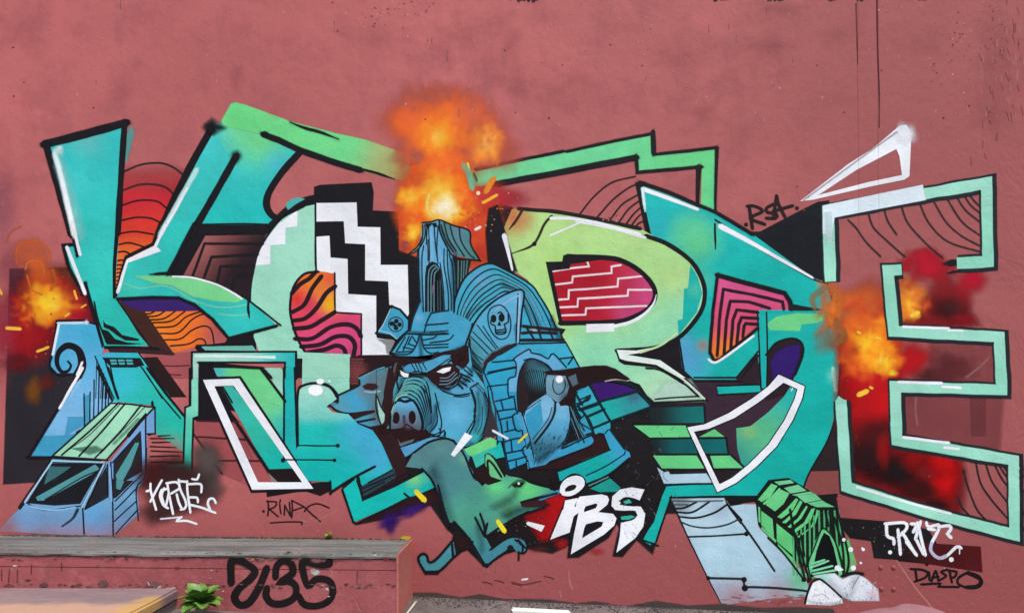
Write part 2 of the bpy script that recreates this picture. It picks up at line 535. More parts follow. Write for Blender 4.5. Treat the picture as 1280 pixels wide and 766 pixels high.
# soft sprayed clouds are blended together into one coat before they are laid on the wall
CANVAS = [None]
def canvas(x0, y0, x1, y1, st=1.6):
    xs = np.arange(x0, x1 + st, st); ys = np.arange(y0, y1 + st, st)
    X, Y = np.meshgrid(xs, ys)
    CANVAS[0] = [X, Y, np.zeros(X.shape + (3,)), np.zeros(X.shape), False]
def flush(end=False):
    c = CANVAS[0]
    if c is None: return
    X, Y, RGB, AL, used = c
    if used:
        CANVAS[0] = None
        m = AL > 0.006
        ys, xs = np.nonzero(m)
        gx = ((X[ys, xs] - GX) / CELL).astype(int); gy = ((Y[ys, xs] - GY) / CELL).astype(int)
        ok = (gx >= 0) & (gy >= 0) & (gx < GRID.shape[1]) & (gy < GRID.shape[0])
        l = lay_cells((gy[ok], gx[ok]))
        V, F, K = bucket(); b0 = len(V)
        H, W = X.shape
        keep = np.zeros((H, W), bool); keep[:-1, :-1] |= m[:-1, :-1] | m[1:, :-1] | m[:-1, 1:] | m[1:, 1:]
        need = np.zeros((H, W), bool)
        fy, fx = np.nonzero(keep)
        for dy in (0, 1):
            for dx in (0, 1): need[np.minimum(fy + dy, H - 1), np.minimum(fx + dx, W - 1)] = True
        idx = -np.ones((H, W), int); idx[need] = np.arange(need.sum()) + b0
        ny, nx = np.nonzero(need)
        for y, x in zip(ny, nx):
            V.append(SURF[0](X[y, x], Y[y, x], l)); a = AL[y, x]
            k = RGB[y, x] / a if a > 1e-5 else RGB[y, x]
            K.append((k[0], k[1], k[2], min(1.0, a)))
        for y, x in zip(fy, fx):
            if y < H - 1 and x < W - 1: F.append((idx[y, x], idx[y, x+1], idx[y+1, x+1], idx[y+1, x]))
    if end: CANVAS[0] = None
    else: CANVAS[0] = [X, Y, np.zeros(X.shape + (3,)), np.zeros(X.shape), False]
def blob(x, y, r, col, a=1.0, ry=None, core=0.15, rough=0.18, rot=0.0):
    if CANVAS[0] is not None and r / _T[2] >= 3.2:
        X, Y, RGB, AL, _u = CANVAS[0]
        cx_, cy_ = _T[0] + x / _T[2], _T[1] + y / _T[2]; R = r / _T[2]; RY = R if ry is None else ry / _T[2]
        dx, dy = X - cx_, Y - cy_
        u, v = (dx * math.cos(rot) + dy * math.sin(rot)) / R, (-dx * math.sin(rot) + dy * math.cos(rot)) / RY
        th = np.arctan2(v, u); p1, p2, p3 = (rnd.random() * 6.28 for _ in range(3))
        q = 1 + rough * (.55 * np.sin(2 * th + p1) + .4 * np.sin(3 * th + p2) + .3 * np.sin(5 * th + p3))
        d = np.sqrt(u * u + v * v) / q
        t = np.clip((d - core) / (1 - core), 0, 1)
        al = a * (1 - t * t * (3 - 2 * t))
        c = C(col)
        for k in range(3): RGB[..., k] = c[k] * al + RGB[..., k] * (1 - al)
        AL[:] = al + AL * (1 - al)
        CANVAS[0][4] = True
        return
    x, y = _T[0] + x / _T[2], _T[1] + y / _T[2]; r = r / _T[2]; ry = r if ry is None else ry / _T[2]
    c = C(col); seg = 30
    l = lay_cells(cells_poly([(x + math.cos(t)*r*1.1*math.cos(rot) - math.sin(t)*ry*1.1*math.sin(rot), y + math.cos(t)*r*1.1*math.sin(rot) + math.sin(t)*ry*1.1*math.cos(rot)) for t in [i*math.tau/16 for i in range(16)]]))
    V, F, K = bucket(); b0 = len(V)
    V.append(SURF[0](x, y, l)); K.append((c[0], c[1], c[2], a))
    ph = rnd.random() * 50
    rings = 7
    for k in range(1, rings + 1):
        u = k / rings
        al = 1 - sm((u - core) / (1 - core)) if u > core else 1
        for i in range(seg):
            t = i * math.tau / seg
            q = 1 + rough * (mnoise.noise(Vector((math.cos(t)*1.6 + ph, math.sin(t)*1.6, u*0.8))) * 1.6)
            ex, ey = math.cos(t)*r*u*q, math.sin(t)*ry*u*q
            V.append(SURF[0](x + ex*math.cos(rot) - ey*math.sin(rot), y + ex*math.sin(rot) + ey*math.cos(rot), l))
            K.append((c[0], c[1], c[2], a * al if k < rings else 0.0))
    for i in range(seg):
        j = (i + 1) % seg
        F.append((b0, b0+1+i, b0+1+j))
        for k in range(rings - 1):
            o = b0 + 1 + k*seg
            F.append((o+i, o+seg+i, o+seg+j, o+j))
def shade(s, w, a=.5, col='#15222a', **kw):
    stroke(s, w * .35, col, f=w * .5, a=a, **kw)
def fire(cx_, cy_, rx_, ry_, n, pal, r0=6, r1=16, a=.4, drift=(0, 0)):
    """a burst built from many small overlapping puffs; pal runs from the rim to the core"""
    ps = []
    for k in range(n):
        an = rnd.uniform(0, math.tau); d = rnd.random() ** .6
        ps.append((d, an))
    ps.sort(reverse=True)
    for d, an in ps:
        q = max(0, min(.999, (1 - d) * .92 + rnd.gauss(0, .1)))
        c = pal[int(q * len(pal))]
        blob(cx_ + math.cos(an) * rx_ * d + drift[0] * d, cy_ + math.sin(an) * ry_ * d + drift[1] * d, rnd.uniform(r0, r1), c, a, ry=rnd.uniform(r0, r1), core=0, rough=.55)
def dot(x, y, r, col, ry=None):
    T0 = list(_T)
    X, Y = _T[0] + x/_T[2], _T[1] + y/_T[2]; r = r/_T[2]; ry = r if ry is None else ry/_T[2]
    T(); poly([(X + math.cos(t)*r, Y + math.sin(t)*ry) for t in [i*math.tau/16 for i in range(16)]], col, soft=0.5); _T[:] = T0
def mesh_from(name, b, mat):
    V, F, K = b
    F2 = []
    for f in F:               # every coat faces away from the wall
        p, q, r = V[f[0]], V[f[1]], V[f[2]]
        ny = (q[2]-p[2])*(r[0]-p[0]) - (q[0]-p[0])*(r[2]-p[2])
        F2.append(f if ny < 0 else f[::-1])
    F = F2
    me = bpy.data.meshes.new(name)
    me.from_pydata(V, [], F); me.update()
    at = me.color_attributes.new('Col', 'FLOAT_COLOR', 'POINT')
    at.data.foreach_set('color', np.array(K, np.float32).ravel())
    me.materials.append(mat)
    if mat is M_PAINT:        # solid areas carry the solid coat, feathered ones the atomised coat
        me.materials.append(M_SOLID)
        ka = np.array(K, np.float32)[:, 3]
        me.polygons.foreach_set('material_index', [1 if min(ka[i] for i in f) > 0.999 else 0 for f in F])
    return me
def build_parts(parent, first=0):
    for i, (name, label) in enumerate(PARTS):
        if i < first: continue
        subs = [k[1] for k in BUCK if k[0] == i]
        if not subs: continue
        head = 'main' if 'main' in subs else subs[0]
        o = link(bpy.data.objects.new(name, mesh_from(name, BUCK[(i, head)], M_PAINT)), parent)
        if label: o['label'] = label
        if name == 'chipped_patch': o['kind'] = 'stuff'
        for s in subs:
            if s != head: link(bpy.data.objects.new(s.split('#')[0], mesh_from(s.split('#')[0], BUCK[(i, s)], M_PAINT)), o)
BR = '#2c1a1b'
WH = '#f1f2f5'

# ============================================================ THE MURAL
TQ, TQ2, GR, MI, LI = '#2fc3ba', '#17b5a9', '#6fdb86', '#a0dcc1', '#b2dd8a'
PU = '#3a2168'
# ---- underpainting: dark fields and drop shadows between the letters
part('painted_shadow', 'black and dark brown painted drop shadow between and below the letters')
T()
poly('13,337 100,335 125,420 125,600 36,602 5,604 9,480', '#2b262c', soft=2)
T(0, 280, A4)          # shadow block between K and O
poly('965,0 1277,0 1277,640 990,640 960,600 1130,560 1230,420 835,250', BK)
T(240, 280, A4)
poly('0,0 400,0 330,120 290,300 285,380 420,505 200,570 60,600 0,600', BK)
T(240, 100, A4)
poly('0,722 400,722 420,690 520,610 610,575 610,535 640,525 895,512 905,560 900,660 1030,660 1035,766 0,766', BK, soft=3)
T(240, 280, A4)        # black stepped band right of O
poly('610,-80 1035,-60 1035,125 1130,130 1140,360 1110,440 1040,440 980,650 790,650 620,300', BK)
T()
poly('436,440 520,440 520,600 470,618 430,618 420,560', BR)
poly('600,250 640,260 642,340 600,330', BR, soft=2)
poly('500,575 600,560 660,530 760,430 800,440 860,470 905,470 905,640 830,640 815,690 770,650 690,690 640,680 590,690 560,660', '#1d1a1b', soft=3)
poly('846,420 860,418 890,440 935,420 960,430 960,560 915,620 890,640 840,560 845,480', '#2a1d24')
T(720, 280, A4)
poly('240,670 350,640 510,560 545,766 380,766', BK)
T()
poly('932,290 950,290 1000,264 1022,253 1036,251 1036,353 1015,347 938,300', '#17191e', soft=1)
T(960, 460, A4)
poly('330,140 360,140 375,520 210,510 290,340', '#2b2023', soft=4)
poly('180,580 215,515 355,512 360,620 345,635 250,630', '#8f4c48')
T(960, 574, A4)
poly('240,180 345,172 350,260 340,290 600,310 800,350 840,420 680,500 530,490 515,405 410,390 360,330', '#1b1819', soft=4)
poly('345,190 420,170 620,215 830,280 860,300 600,305 360,285', '#9c4f50', soft=6)
poly('690,410 1060,435 1068,560 800,520 650,505', lin((690, 0, '#241315'), (850, 0, '#4a1013'), (1060, 0, '#521215')), soft=3)
sub('highlight')

# ---- letter O
part('painted_letter', 'mint painted letter O with pink striped centre and black and white steps')
T(240, 280, A4)
poly('610,-95 560,-85 500,-55 440,-20 400,30 345,110 308,220 292,330 292,420 305,550 340,650 550,700 550,900 790,900 790,650 845,650 845,440 615,440', spots(lin((450, 0, '#a3dfc4'), (450, 700, '#9cdcc0')), (420, 500, 200, '#97d8bb', .5), (700, 850, 150, '#8cd8c0', .6)), step=8)
sub('steps')
T(240, 100, A4)
poly('525,650 525,730 465,735 465,770 395,770 440,715', WH)
T(240, 280, A4)
poly('440,-8 465,-8 465,100 390,105 390,200 318,205 335,140 385,60', WH)
poly('622,-103 820,-106 825,15 938,18 940,205 1075,205 1082,480 985,400 980,285 865,280 865,100 765,95 758,-15 622,-13', '#f0f1f3')
poly('622,65 685,60 690,168 775,175 778,350 918,358 918,540 925,570 1010,580 990,650 845,652 845,445 715,440 712,245 625,240', '#f0f1f3')
poly('925,575 1010,582 990,648 975,640 970,600', '#8d8b8b', soft=10, a=.8)
sub('stripes')
poly('620,235 560,250 510,310 490,400 495,480 530,580 590,670 650,705 700,705 780,670 842,650 845,450 715,440 712,250 660,240', spots(lin((560, 260, '#ee6a28'), (600, 420, '#e2475a'), (700, 600, '#dc4b80'), (720, 700, '#c9477c')), (690, 380, 110, '#f6a424', 1), (690, 410, 50, '#fbb91e', 1), (610, 300, 90, '#f28a24', .9), (520, 370, 60, '#e0352c', .9), (600, 390, 50, '#d9324e', .6)), step=4)
lines('498,345 540,300 585,272 615,240|500,440 560,402 600,322 645,262|505,482 565,470 620,420 670,345 714,312|510,522 590,512 660,472 712,440|515,572 600,570 690,515 770,500 820,520 843,560|545,612 640,600 715,562 780,562 812,600 806,655|570,642 660,626 720,606 758,622 768,660|592,668 660,652 700,662 714,692', 21, '#2b1720', f=3)
stroke('622,688 660,684 690,690', 9, '#2b1720')
sub('outline')
stroke('630,238 560,250 508,312 490,400 497,480 532,582 592,672 650,708 705,706 785,668', 12, BK)
lines('616,-100 616,200 622,240|712,245 714,440 845,448 845,650', 8, BK, smooth=False)
stroke('790,655 790,900', 8, BK, smooth=False)
stroke('560,-88 440,-20 345,110 308,220 292,330 292,420 305,550', 9, BK)

# ---- fire at the far left
part('painted_flame', 'orange and yellow painted flame bursting left of the letter K')
T()
canvas(-40, 190, 160, 530)
blob(58, 390, 85, '#8e1218', .8, ry=70); blob(28, 425, 55, '#a3141c', .75, ry=40); blob(95, 395, 26, '#b0122a', .8)
blob(20, 330, 40, '#8a3a4a', .35); blob(0, 262, 30, '#7a4a68', .25, ry=60); blob(2, 420, 24, '#9a3a52', .35, ry=90)
blob(70, 350, 55, '#8c3a20', .6, ry=34)
blob(40, 317, 27, '#cf6030', .55, core=.5, ry=25); blob(50, 340, 24, '#e0662a', .6)
blob(55, 370, 44, '#d6541c', .85, ry=34); blob(62, 378, 34, '#ee8a1e', .95, ry=26); blob(60, 380, 24, '#f6b91f', 1, ry=19); blob(66, 372, 13, '#f9cf30', 1); blob(52, 376, 11, '#f7c42a', 1); blob(56, 398, 13, '#f0a826', .9); blob(72, 386, 12, '#f8cc2c', 1)
fire(58, 380, 44, 34, 70, ['#9e1a18', '#d0401a', '#f07020', '#fb9a20', '#ffbc20', '#ffd42a', '#ffe250'], 5, 13, a=.5)
for sx, sy in ((47, 385), (52, 393), (60, 398), (68, 395), (76, 392), (80, 380), (44, 372), (58, 362), (70, 362)):
    blob(sx, sy, 9, rnd.choice(['#f4a41c', '#ee8a1e', '#f7c42a']), .7, ry=6 + rnd.random() * 6)
blob(78, 390, 14, '#e8801e', .8, ry=8); blob(50, 395, 10, '#e6951f', .8, ry=16); blob(46, 362, 12, '#f0a321', .8)
stroke('20,318 24,306 38,302 54,304 62,314 60,326', 2.2, '#d9642a', f=1.6, a=.7)
stroke('20,318 22,330 34,334', 2, '#d9642a', f=1.4, a=.6)
stroke('32,336 35,328 46,326 54,332 55,342', 2.2, '#e0702c', f=1.2, a=.8); stroke('8,302 14,290 26,283', 2.5, '#c2604a', f=2, a=.5)
stroke('34,345 40,362 52,368', 2, '#e87b22', f=1.5, a=.7); stroke('66,338 70,352 64,362', 3, '#dc6a28', f=2, a=.6)
blob(42, 488, 16, '#7d4a1a', .8, ry=22); blob(58, 478, 14, '#6b2418', .7)
blob(20, 455, 24, '#6e1519', .6, ry=18)
for k in range(70):
    x, y = rnd.gauss(50, 32), rnd.gauss(420, 30)
    blob(x, y, rnd.uniform(.8, 1.8), rnd.choice(['#c02a22', '#d8722a', '#a31a1c', '#8a1a20']), .8)
sub('spark')
for s, w in (('9,410 25,411', 4), ('47,439 60,434', 3.2), ('93,364 96,373', 2.6), ('-3,358 2,367', 3), ('102,384 107,381', 2), ('82,395 86,392', 2.6)):
    stroke(s, w, '#f2b640', smooth=False)

# ---- V of red and orange arches and the orange fan inside the K
part('painted_pattern', 'red and orange striped pattern filling the gaps of the letter K')
T()
poly('150,205 175,200 205,200 234,212 204,285 193,312 160,327 145,368 146,300', lin((0, 200, C('#bb4a4a', 0)), (0, 222, C('#bf3c40', .55)), (0, 248, C('#c92b34', 1)), (0, 285, '#da3a2c'), (0, 320, '#ea6a2c'), (0, 360, '#f07f30')), step=6)
T(0, 280, A4)
poly('710,440 900,425 1020,430 1140,565 1120,590 990,605 870,645 760,500', spots(lin((740, 0, '#ef8a2a'), (930, 0, '#ee6f28'), (1130, 0, '#ad5450')), (860, 500, 200, '#f07c22', .7), (1100, 580, 120, '#ab5653', .8), (870, 640, 80, '#b56a4a', .5)), step=6)
poly('715,650 870,650 960,640 960,760 950,766 850,766', '#a65355', soft=6)
sub('stripes')
T(0, 100, A4)
lines('610,462 700,424 800,415 870,440 915,475|610,552 700,522 790,525 840,545 865,572', 9, '#3a2526', f=4)
lines('605,627 690,602 780,605 832,640|600,702 680,686 750,690 800,712', 8, '#33191c', f=3)
T(0, 280, A4)
lines('590,50 670,38 765,52|585,104 650,95 740,122|580,142 625,138 665,162|578,186 610,180 638,194', 8, '#2a1618', f=2)
for i in range(7):
    y = 208 + i * 19; stroke(f'576,{y} {598-i},{y-4} {632-i*6},{y+6}', 7 - i * .4, '#2a1618', f=2)
lines('722,447 745,448 768,438|730,462 785,457 820,436|742,478 815,472 873,436|762,492 850,484 922,436|778,516 870,508 930,462 1000,436|800,546 890,540 960,475 1020,448 1060,470|822,577 900,572 960,528 1020,508 1055,530 1068,595|850,608 940,598 990,572 1020,580 1028,602', 7, '#2c1614', f=2)
lines('760,700 850,708 945,705|790,750 900,752', 5, '#4a2526', f=2)

part('painted_pattern', 'nested brown stepped frames painted between the letters K and O')
T(0, 280, A4)
poly('1025,60 1325,55 1290,130 1255,300 1240,375 1100,310 960,265 915,258', spots(lin((950, 80, '#a05a58'), (1180, 260, '#2b1e22')), (1200, 270, 130, '#241a1e', .9), (1000, 120, 120, '#a86460', .5)), step=5)
sub('stripes')
lines('960,262 1020,98 1310,100|1018,268 1055,165 1285,152|1085,285 1100,212 1265,208|1160,320 1170,258 1250,258', 13, '#211a1e', smooth=False, f=3)
# ---- letter K
part('painted_letter', 'turquoise painted letter K with black outline and white edge highlights')
T(0, 100, A4)
poly('655,240 662,262 640,360 630,420 620,300', '#58a6a0', soft=16, a=.8)
T()
poly('57,184 157,154 148,300 143,372 187,432 130,433 108,366 103,366 77,307 93,303', spots(lin((100, 150, '#38c6c2'), (110, 300, '#35c7bd'), (150, 430, '#2bbfae')), (110, 170, 40, '#7fb5ae', .5), (92, 230, 30, '#4ecbc8', .6), (135, 175, 24, '#35c8c4', .6), (135, 330, 45, '#3cccba', .5)))
poly('262,160 300,160 295,195 243,281 209,343 216,344 240,346 270,355 300,370 310,374 345,406 287,422 265,398 245,380 225,373 148,374 145,366 160,325 193,310 200,291', spots(lin((270, 160, '#3fc9c4'), (200, 330, '#30c2b5'), (320, 410, '#2cbfb6')), (250, 175, 40, '#4fd0d0', .5), (175, 345, 40, '#3fccc0', .6), (160, 360, 26, '#46cbae', .5), (300, 395, 50, '#3cc9be', .6)))
T(240, 100, A4)
poly('75,240 120,215 200,222 350,270 525,355 460,430 400,520 365,610 415,685 395,722 10,722 200,400', spots(lin((150, 250, '#43c6c0'), (250, 720, '#25c0b8')), (330, 290, 230, '#72d98c', 1), (230, 240, 140, '#74d99a', .9), (420, 420, 100, '#4ab8cf', .6), (300, 500, 130, '#3cc5b8', .4)), step=7)
poly('215,116 196,122 150,205 152,222 200,238 350,270 530,350 840,450 1015,495 1160,508 1180,470 1150,420 1080,375 860,300 720,270 490,210 260,125', lin((200, 150, '#6fdc85'), (760, 380, '#72d98a'), (960, 420, '#a8b070'), (1050, 450, C('#b59a5c', .85)), (1180, 480, C('#c88f5a', .35))), soft=6, step=8)
poly('100,205 70,235 110,262 150,240', '#35403f', soft=22, a=.75)
T(0, 280, A4)
poly('668,258 860,262 1000,282 1150,335 1215,372 1180,390 1080,382 960,360 860,305 760,290', '#7fdc92', soft=6, a=.95)
sub('shading')
lines('620,298 700,320 800,308 870,325 960,378 1060,410 1150,415 1235,400|1090,448 1180,455 1240,448', 7, '#7fe0b8', f=3, a=.8)
poly('590,378 880,370 960,398 1020,432 720,436 650,420', PU)
poly('590,382 650,418 722,438 870,652 745,610 690,545', '#43261f', soft=2)
T(100, 400, A8)
poly('280,290 700,265 945,330 930,350 620,330 300,320', '#3a2226')
poly('630,375 770,370 1060,766 880,766 700,500', '#2a1a1a')
poly('230,0 255,40 340,70 420,150 590,190 580,205 450,200 370,150 290,90 240,70', '#1d1b1d')
poly('225,95 280,110 350,190 470,225 640,235 480,245 270,240', '#1d1b1d')
sub('outline')
T(0, 100, A4)
stroke('222,322 420,272 630,214', 40, BK, smooth=False)
stroke('622,216 606,450 588,766', 30, BK, f=3)
stroke('232,330 355,770', 32, BK, smooth=False)
stroke('1058,238 930,470 790,770', 36, BK, f=4); blob(1050, 240, 48, BK, .9); blob(1090, 238, 44, BK, .5, ry=18)
stroke('1178,382 1060,590 955,770', 34, BK, f=5); blob(1178, 382, 44, BK, .9)
T(0, 280, A4)
stroke('342,-20 386,152', 14, BK, smooth=False)
stroke('386,158 388,102 314,106 345,220 412,345 426,345 428,296', 16, BK, smooth=False)
stroke('424,296 440,350 512,612', 20, BK, f=2)
stroke('470,390 490,480 532,590', 8, BK)
stroke('588,0 572,200 570,365', 22, BK, f=2, w1=14)
stroke('495,616 620,614 790,622', 14, BK, f=2)
stroke('800,0 765,100 630,165 575,360', 16, BK, smooth=False)
stroke('968,0 838,250', 16, BK, smooth=False)
stroke('750,252 830,247 875,258', 14, BK, taper='s')
stroke('870,258 960,262 1080,296 1200,355 1240,380 1400,505', 9, BK, smooth=False)
stroke('588,374 760,366 890,368 970,402 1060,475 1140,570 1380,508', 15, BK, smooth=False)
stroke('1240,380 1238,420 1244,468', 12, BK, taper='e')
stroke('745,608 585,380', 6, BK, smooth=False)
T(240, 100, A4)
stroke('355,272 430,300 540,352 690,405 840,450', 30, BK, smooth=False); blob(365, 270, 22, BK, .9)
stroke('830,442 920,465 1012,496', 12, BK, taper='e'); stroke('490,212 560,240 640,262 730,296', 14, BK, taper='b')
stroke('535,365 450,460 385,560 372,625 395,672 425,690', 34, BK, f=3)
stroke('20,722 240,718 400,722', 8, BK)
stroke('395,722 470,650 560,600 620,585', 26, BK)
poly('470,625 490,600 530,588 560,595 520,615 480,645', '#4cb9b0', soft=5)
sub('highlight')
T(0, 100, A4)
stroke('300,420 360,620 400,770', 40, '#8fe0dc', f=34, a=.55)
stroke('296,342 276,370 300,460 372,770', 24, lin((280, 340, '#d8f3ef'), (330, 560, '#f2fbfa'), (372, 766, '#ffffff')), f=12); blob(296, 356, 34, '#cdeeea', .7)
stroke('980,450 800,770', 22, '#c6f1ee', f=9, a=.9); stroke('935,540 805,770', 14, WH, f=4)
T(0, 280, A4)
stroke('362,-5 400,152', 15, WH, smooth=False, f=3); stroke('335,118 424,345', 17, WH, smooth=False)
stroke('825,5 775,112', 14, WH, smooth=False); poly('765,112 790,120 802,135 640,192 632,178', WH, soft=2)
stroke('635,185 588,338', 12, WH, smooth=False, w1=16)
stroke('862,262 960,268 1080,302 1170,348 1205,372', 9, WH)

# ---- lower left: blue limb with a curl, and turquoise lower leg of the K
part('painted_ornament', 'light blue painted limb with black spiral curl above the van')
T()
poly('71,401 120,405 130,435 120,460 146,503 96,540 63,572 36,572 75,510 100,462 90,466 72,466 62,455 65,440', spots(lin((90, 400, '#4fb2d8'), (90, 440, '#5cb2da'), (90, 520, '#7fbce6')), (50, 565, 40, '#3fa9cf', .9), (112, 420, 30, '#3fb2d6', .7), (75, 455, 24, '#43acd0', .9)), step=6)
T(20, 490, A4 * 1.7443)
poly('585,40 640,20 640,260 590,280', '#45a8c8', a=.8, soft=3); poly('455,215 585,215 590,290 425,380', '#4aaad0', a=.8, soft=3); poly('215,385 425,375 540,355 300,560 115,560', '#45abd0', a=.8, soft=3)
T(0, 460, A4)
poly('500,0 735,0 925,245 922,420 780,325 770,185 570,165', spots(lin((520, 20, '#41b8cc'), (700, 100, '#2fc5bb'), (900, 300, '#25bda6')), (860, 400, 110, '#8b6a60', .75), (800, 330, 90, '#4aa890', .5)), step=6)
T(100, 400, A8)
poly('150,360 280,325 590,330 640,400 900,766 380,766 300,740', spots(lin((200, 400, '#45b4d6'), (450, 500, '#35bfc6'), (850, 760, '#2cc3ae')), (420, 620, 200, '#3dbfd2', .5)), step=5)
sub('outline')
poly('225,375 600,380 640,450 590,460 560,470 320,470 260,420', '#1e1b1e')
for x in (330, 410, 490):
    poly(f'{x-30},395 {x+30},395 {x+35},410 {x-25},412', '#4ab0b4'); poly(f'{x-20},425 {x+35},425 {x+40},440 {x-15},442', '#4ab0b4')
lines('250,400 300,560 380,780|300,430 340,640', 12, BK, smooth=False)
lines('150,360 340,780|585,325 640,400 910,790|590,440 680,560 820,780', 12, BK, smooth=False)
for i, x in enumerate((168, 195, 218, 240, 258, 276, 296)):
    stroke(f'{x},{400+i*45} {x-10},{780}', 7, BK, smooth=False)
T(0, 280, A4)
stroke('385,760 410,700 392,630 340,606 296,636 284,690 306,735 340,732 354,704 338,684', 48, BK, w1=10, f=2)
stroke('284,484 262,640 248,700 262,735 300,756 350,748', 11, BK, smooth=True)
stroke('284,482 435,480', 10, BK, smooth=False); stroke('435,488 480,500 512,612', 8, BK, smooth=False)
T(0, 460, A4)
stroke('410,0 300,190 145,440', 13, BK, smooth=False); stroke('140,446 250,446', 14, BK, smooth=False)
lines('420,128 422,300|450,120 448,290|470,60 468,260|495,20 490,240|515,40 508,225|530,60 526,210|545,95 540,200', 6, BK, smooth=False)
lines('490,0 560,160|540,0 590,150|735,0 830,130 925,245', 12, BK, smooth=False)
stroke('710,0 800,130 900,250', 7, BK)
lines('750,350 870,350|760,370 850,368|750,390 880,395|755,412 910,418|750,440 900,436|755,468 920,466|790,338 850,335', 7, '#2a1c1c', smooth=False, taper='e')
stroke('760,170 770,320 745,330', 12, BK, smooth=False)
sub('highlight')
T(0, 280, A4)
stroke('295,495 264,650', 12, '#e8f3fb', smooth=False); stroke('290,494 428,492', 11, '#cfe3f4', smooth=False); blob(432, 490, 16, '#e9f2fa', .9)
stroke('410,690 385,750', 10, WH, smooth=False)
T(0, 460, A4)
stroke('412,0 298,198', 13, WH, smooth=False, f=3)
stroke('400,60 350,150', 8, '#bfe0f5', f=5, a=.5)

# ---- frame (mint and turquoise) and the white outlined leg under the O
part('painted_letter', 'mint framed painted stem below the letter K and O with white parallelogram outline')
T(240, 460, A4)
poly('35,250 250,265 330,400 370,500 390,570 310,600 150,520 70,400 30,340', '#a75355', soft=4)
poly('30,200 110,180 180,200 300,450 240,560 130,520 10,330', '#a75355', soft=6, a=.9)
poly('-15,0 40,0 60,60 220,250 230,265 30,262 -15,250', BK)
poly('110,95 170,95 230,215 180,205 150,150', BK, soft=6)
T(240, 280, A4)
poly('35,685 100,690 400,720 460,766 40,766', BK)
poly('545,640 790,650 790,766 550,766', MI)
T(240, 460, A4)
poly('100,0 350,0 460,160 460,350 500,510 375,510 330,400 200,170', spots(lin((200, 20, '#6fd98c'), (350, 180, '#74d890'), (420, 350, '#2fbfb4'), (420, 500, '#15b5ac')), (130, 20, 70, '#49b8c4', .9), (450, 250, 60, '#35bdb0', .5)), step=6)
poly('355,0 440,0 462,20 462,150', '#9cd9c0')
poly('145,85 205,85 470,400 490,480 500,505 375,505 250,270', lin((170, 90, '#40b9a8'), (300, 300, '#35bfa8'), (420, 500, '#16b4a6')), step=6)
T(0, 460, A4)
poly('955,0 990,0 990,235 960,250 955,510 830,515 840,480 915,478 925,200 950,190', lin((970, 0, '#8fdcc0'), (970, 200, '#80d8b8'), (950, 260, '#5fccb0'), (940, 500, '#2fbfa4')), step=7)
T(240, 280, A4)
poly('0,645 515,640 515,766 460,766 465,690 30,685 30,766 0,766', lin((0, 660, '#a8dec8'), (250, 660, '#a0dcc8'), (430, 660, '#48c4bd'), (515, 700, '#25b8b6')), step=7)
T(240, 460, A4)
poly('460,-5 515,-5 522,385 570,460 575,530 500,460 460,450', '#1fb5b2')
T(240, 280, A4)
poly('45,605 300,605 320,632 60,628', '#6bb3a4')
sub('outline')
poly('515,636 522,640 524,670 550,672 548,766 515,766', BK)
lines('30,690 465,690 462,766|0,640 0,770|0,638 520,636 522,770|25,606 310,600|25,606 60,630', 9, BK, smooth=False)
stroke('95,706 250,712 350,718 395,766', 14, BK, smooth=False); stroke('95,706 120,766', 12, BK, smooth=False)
T(240, 460, A4)
stroke('340,0 465,165', 12, BK, smooth=False); lines('458,0 460,450|512,0 524,395', 9, BK, smooth=False)
lines('110,100 380,510|215,90 470,400 560,555', 14, BK, smooth=False)
stroke('95,0 200,170', 8, BK, smooth=False)
lines('30,262 230,266|30,342 270,356|90,460 340,462', 8, '#3a2224', f=3, smooth=False)
stroke('10,330 150,525', 9, '#3a2224', f=3)
poly('370,505 505,500 560,560 580,575 690,565 690,610 640,635 560,610 375,640 370,600 440,600 400,560', '#1f1516', soft=2)
poly('380,520 430,570 400,570', '#8a7570', soft=3)
T(0, 460, A4)
lines('952,0 950,185 924,195 915,470 835,476|995,0 993,240 965,250 958,515', 9, BK, smooth=False)
sub('highlight')
T(240, 460, A4)
poly('55,58 235,52 605,600 300,605', WH, holes=('108,86 210,82 556,572 326,572',))
sub('outline')
stroke('45,52 240,45 612,608 298,614 45,52', 12, BK, smooth=False)
stroke('110,88 322,576 560,568 212,82 110,88', 9, BK, smooth=False)
sub('highlight')
poly('55,58 235,52 605,600 300,605', WH, holes=('112,90 207,86 550,568 330,568',))
T(240, 280, A4)
stroke('20,658 250,660 410,664', 14, '#d5efe5', f=5, smooth=False)

# ---- painted van
part('painted_van', 'painted cartoon van with mint ribbed roof and dark blue windows')
T(0, 560, A4 * 1.6)
poly('200,430 420,90 850,120 900,90 1170,-40 1180,220 1090,330 1110,520 920,690 560,690 0,660 40,600 160,480', spots(lin((500, 450, '#74a8cf'), (500, 560, '#6f93b8'), (500, 690, '#8f7f98')), (60, 640, 170, '#9a6468', .85), (220, 560, 160, '#7fa9d4', .6), (750, 520, 160, '#5fa5d4', .8), (800, 640, 120, '#7a93bc', .6), (1000, 480, 130, '#6a95b4', .6)), soft=8, step=4)
poly('410,120 820,125 640,440 440,455 215,435', '#1c1b22')
poly('400,150 560,150 440,240 360,280', '#3d6f72', soft=14, a=.9); poly('290,390 760,130 790,160 770,185 350,415 300,415', '#52969a', soft=4)
poly('850,140 860,375 680,480 700,420', '#25252c'); poly('860,130 1120,-40 1140,185 930,390 900,400', '#25252c')
poly('930,220 1060,-20 1110,-40 1060,100 960,330 930,320', '#4f9496', soft=3)
lines('380,280 600,140|360,410 640,240 780,180', 8, BK)
T(20, 490, A4 * 1.7443)
poly('790,640 1200,130 1210,350 1140,360 1130,720 1060,766 860,766 800,700', '#78a9d8')
poly('850,600 1080,340 1090,690 960,766 850,766', '#26262c')
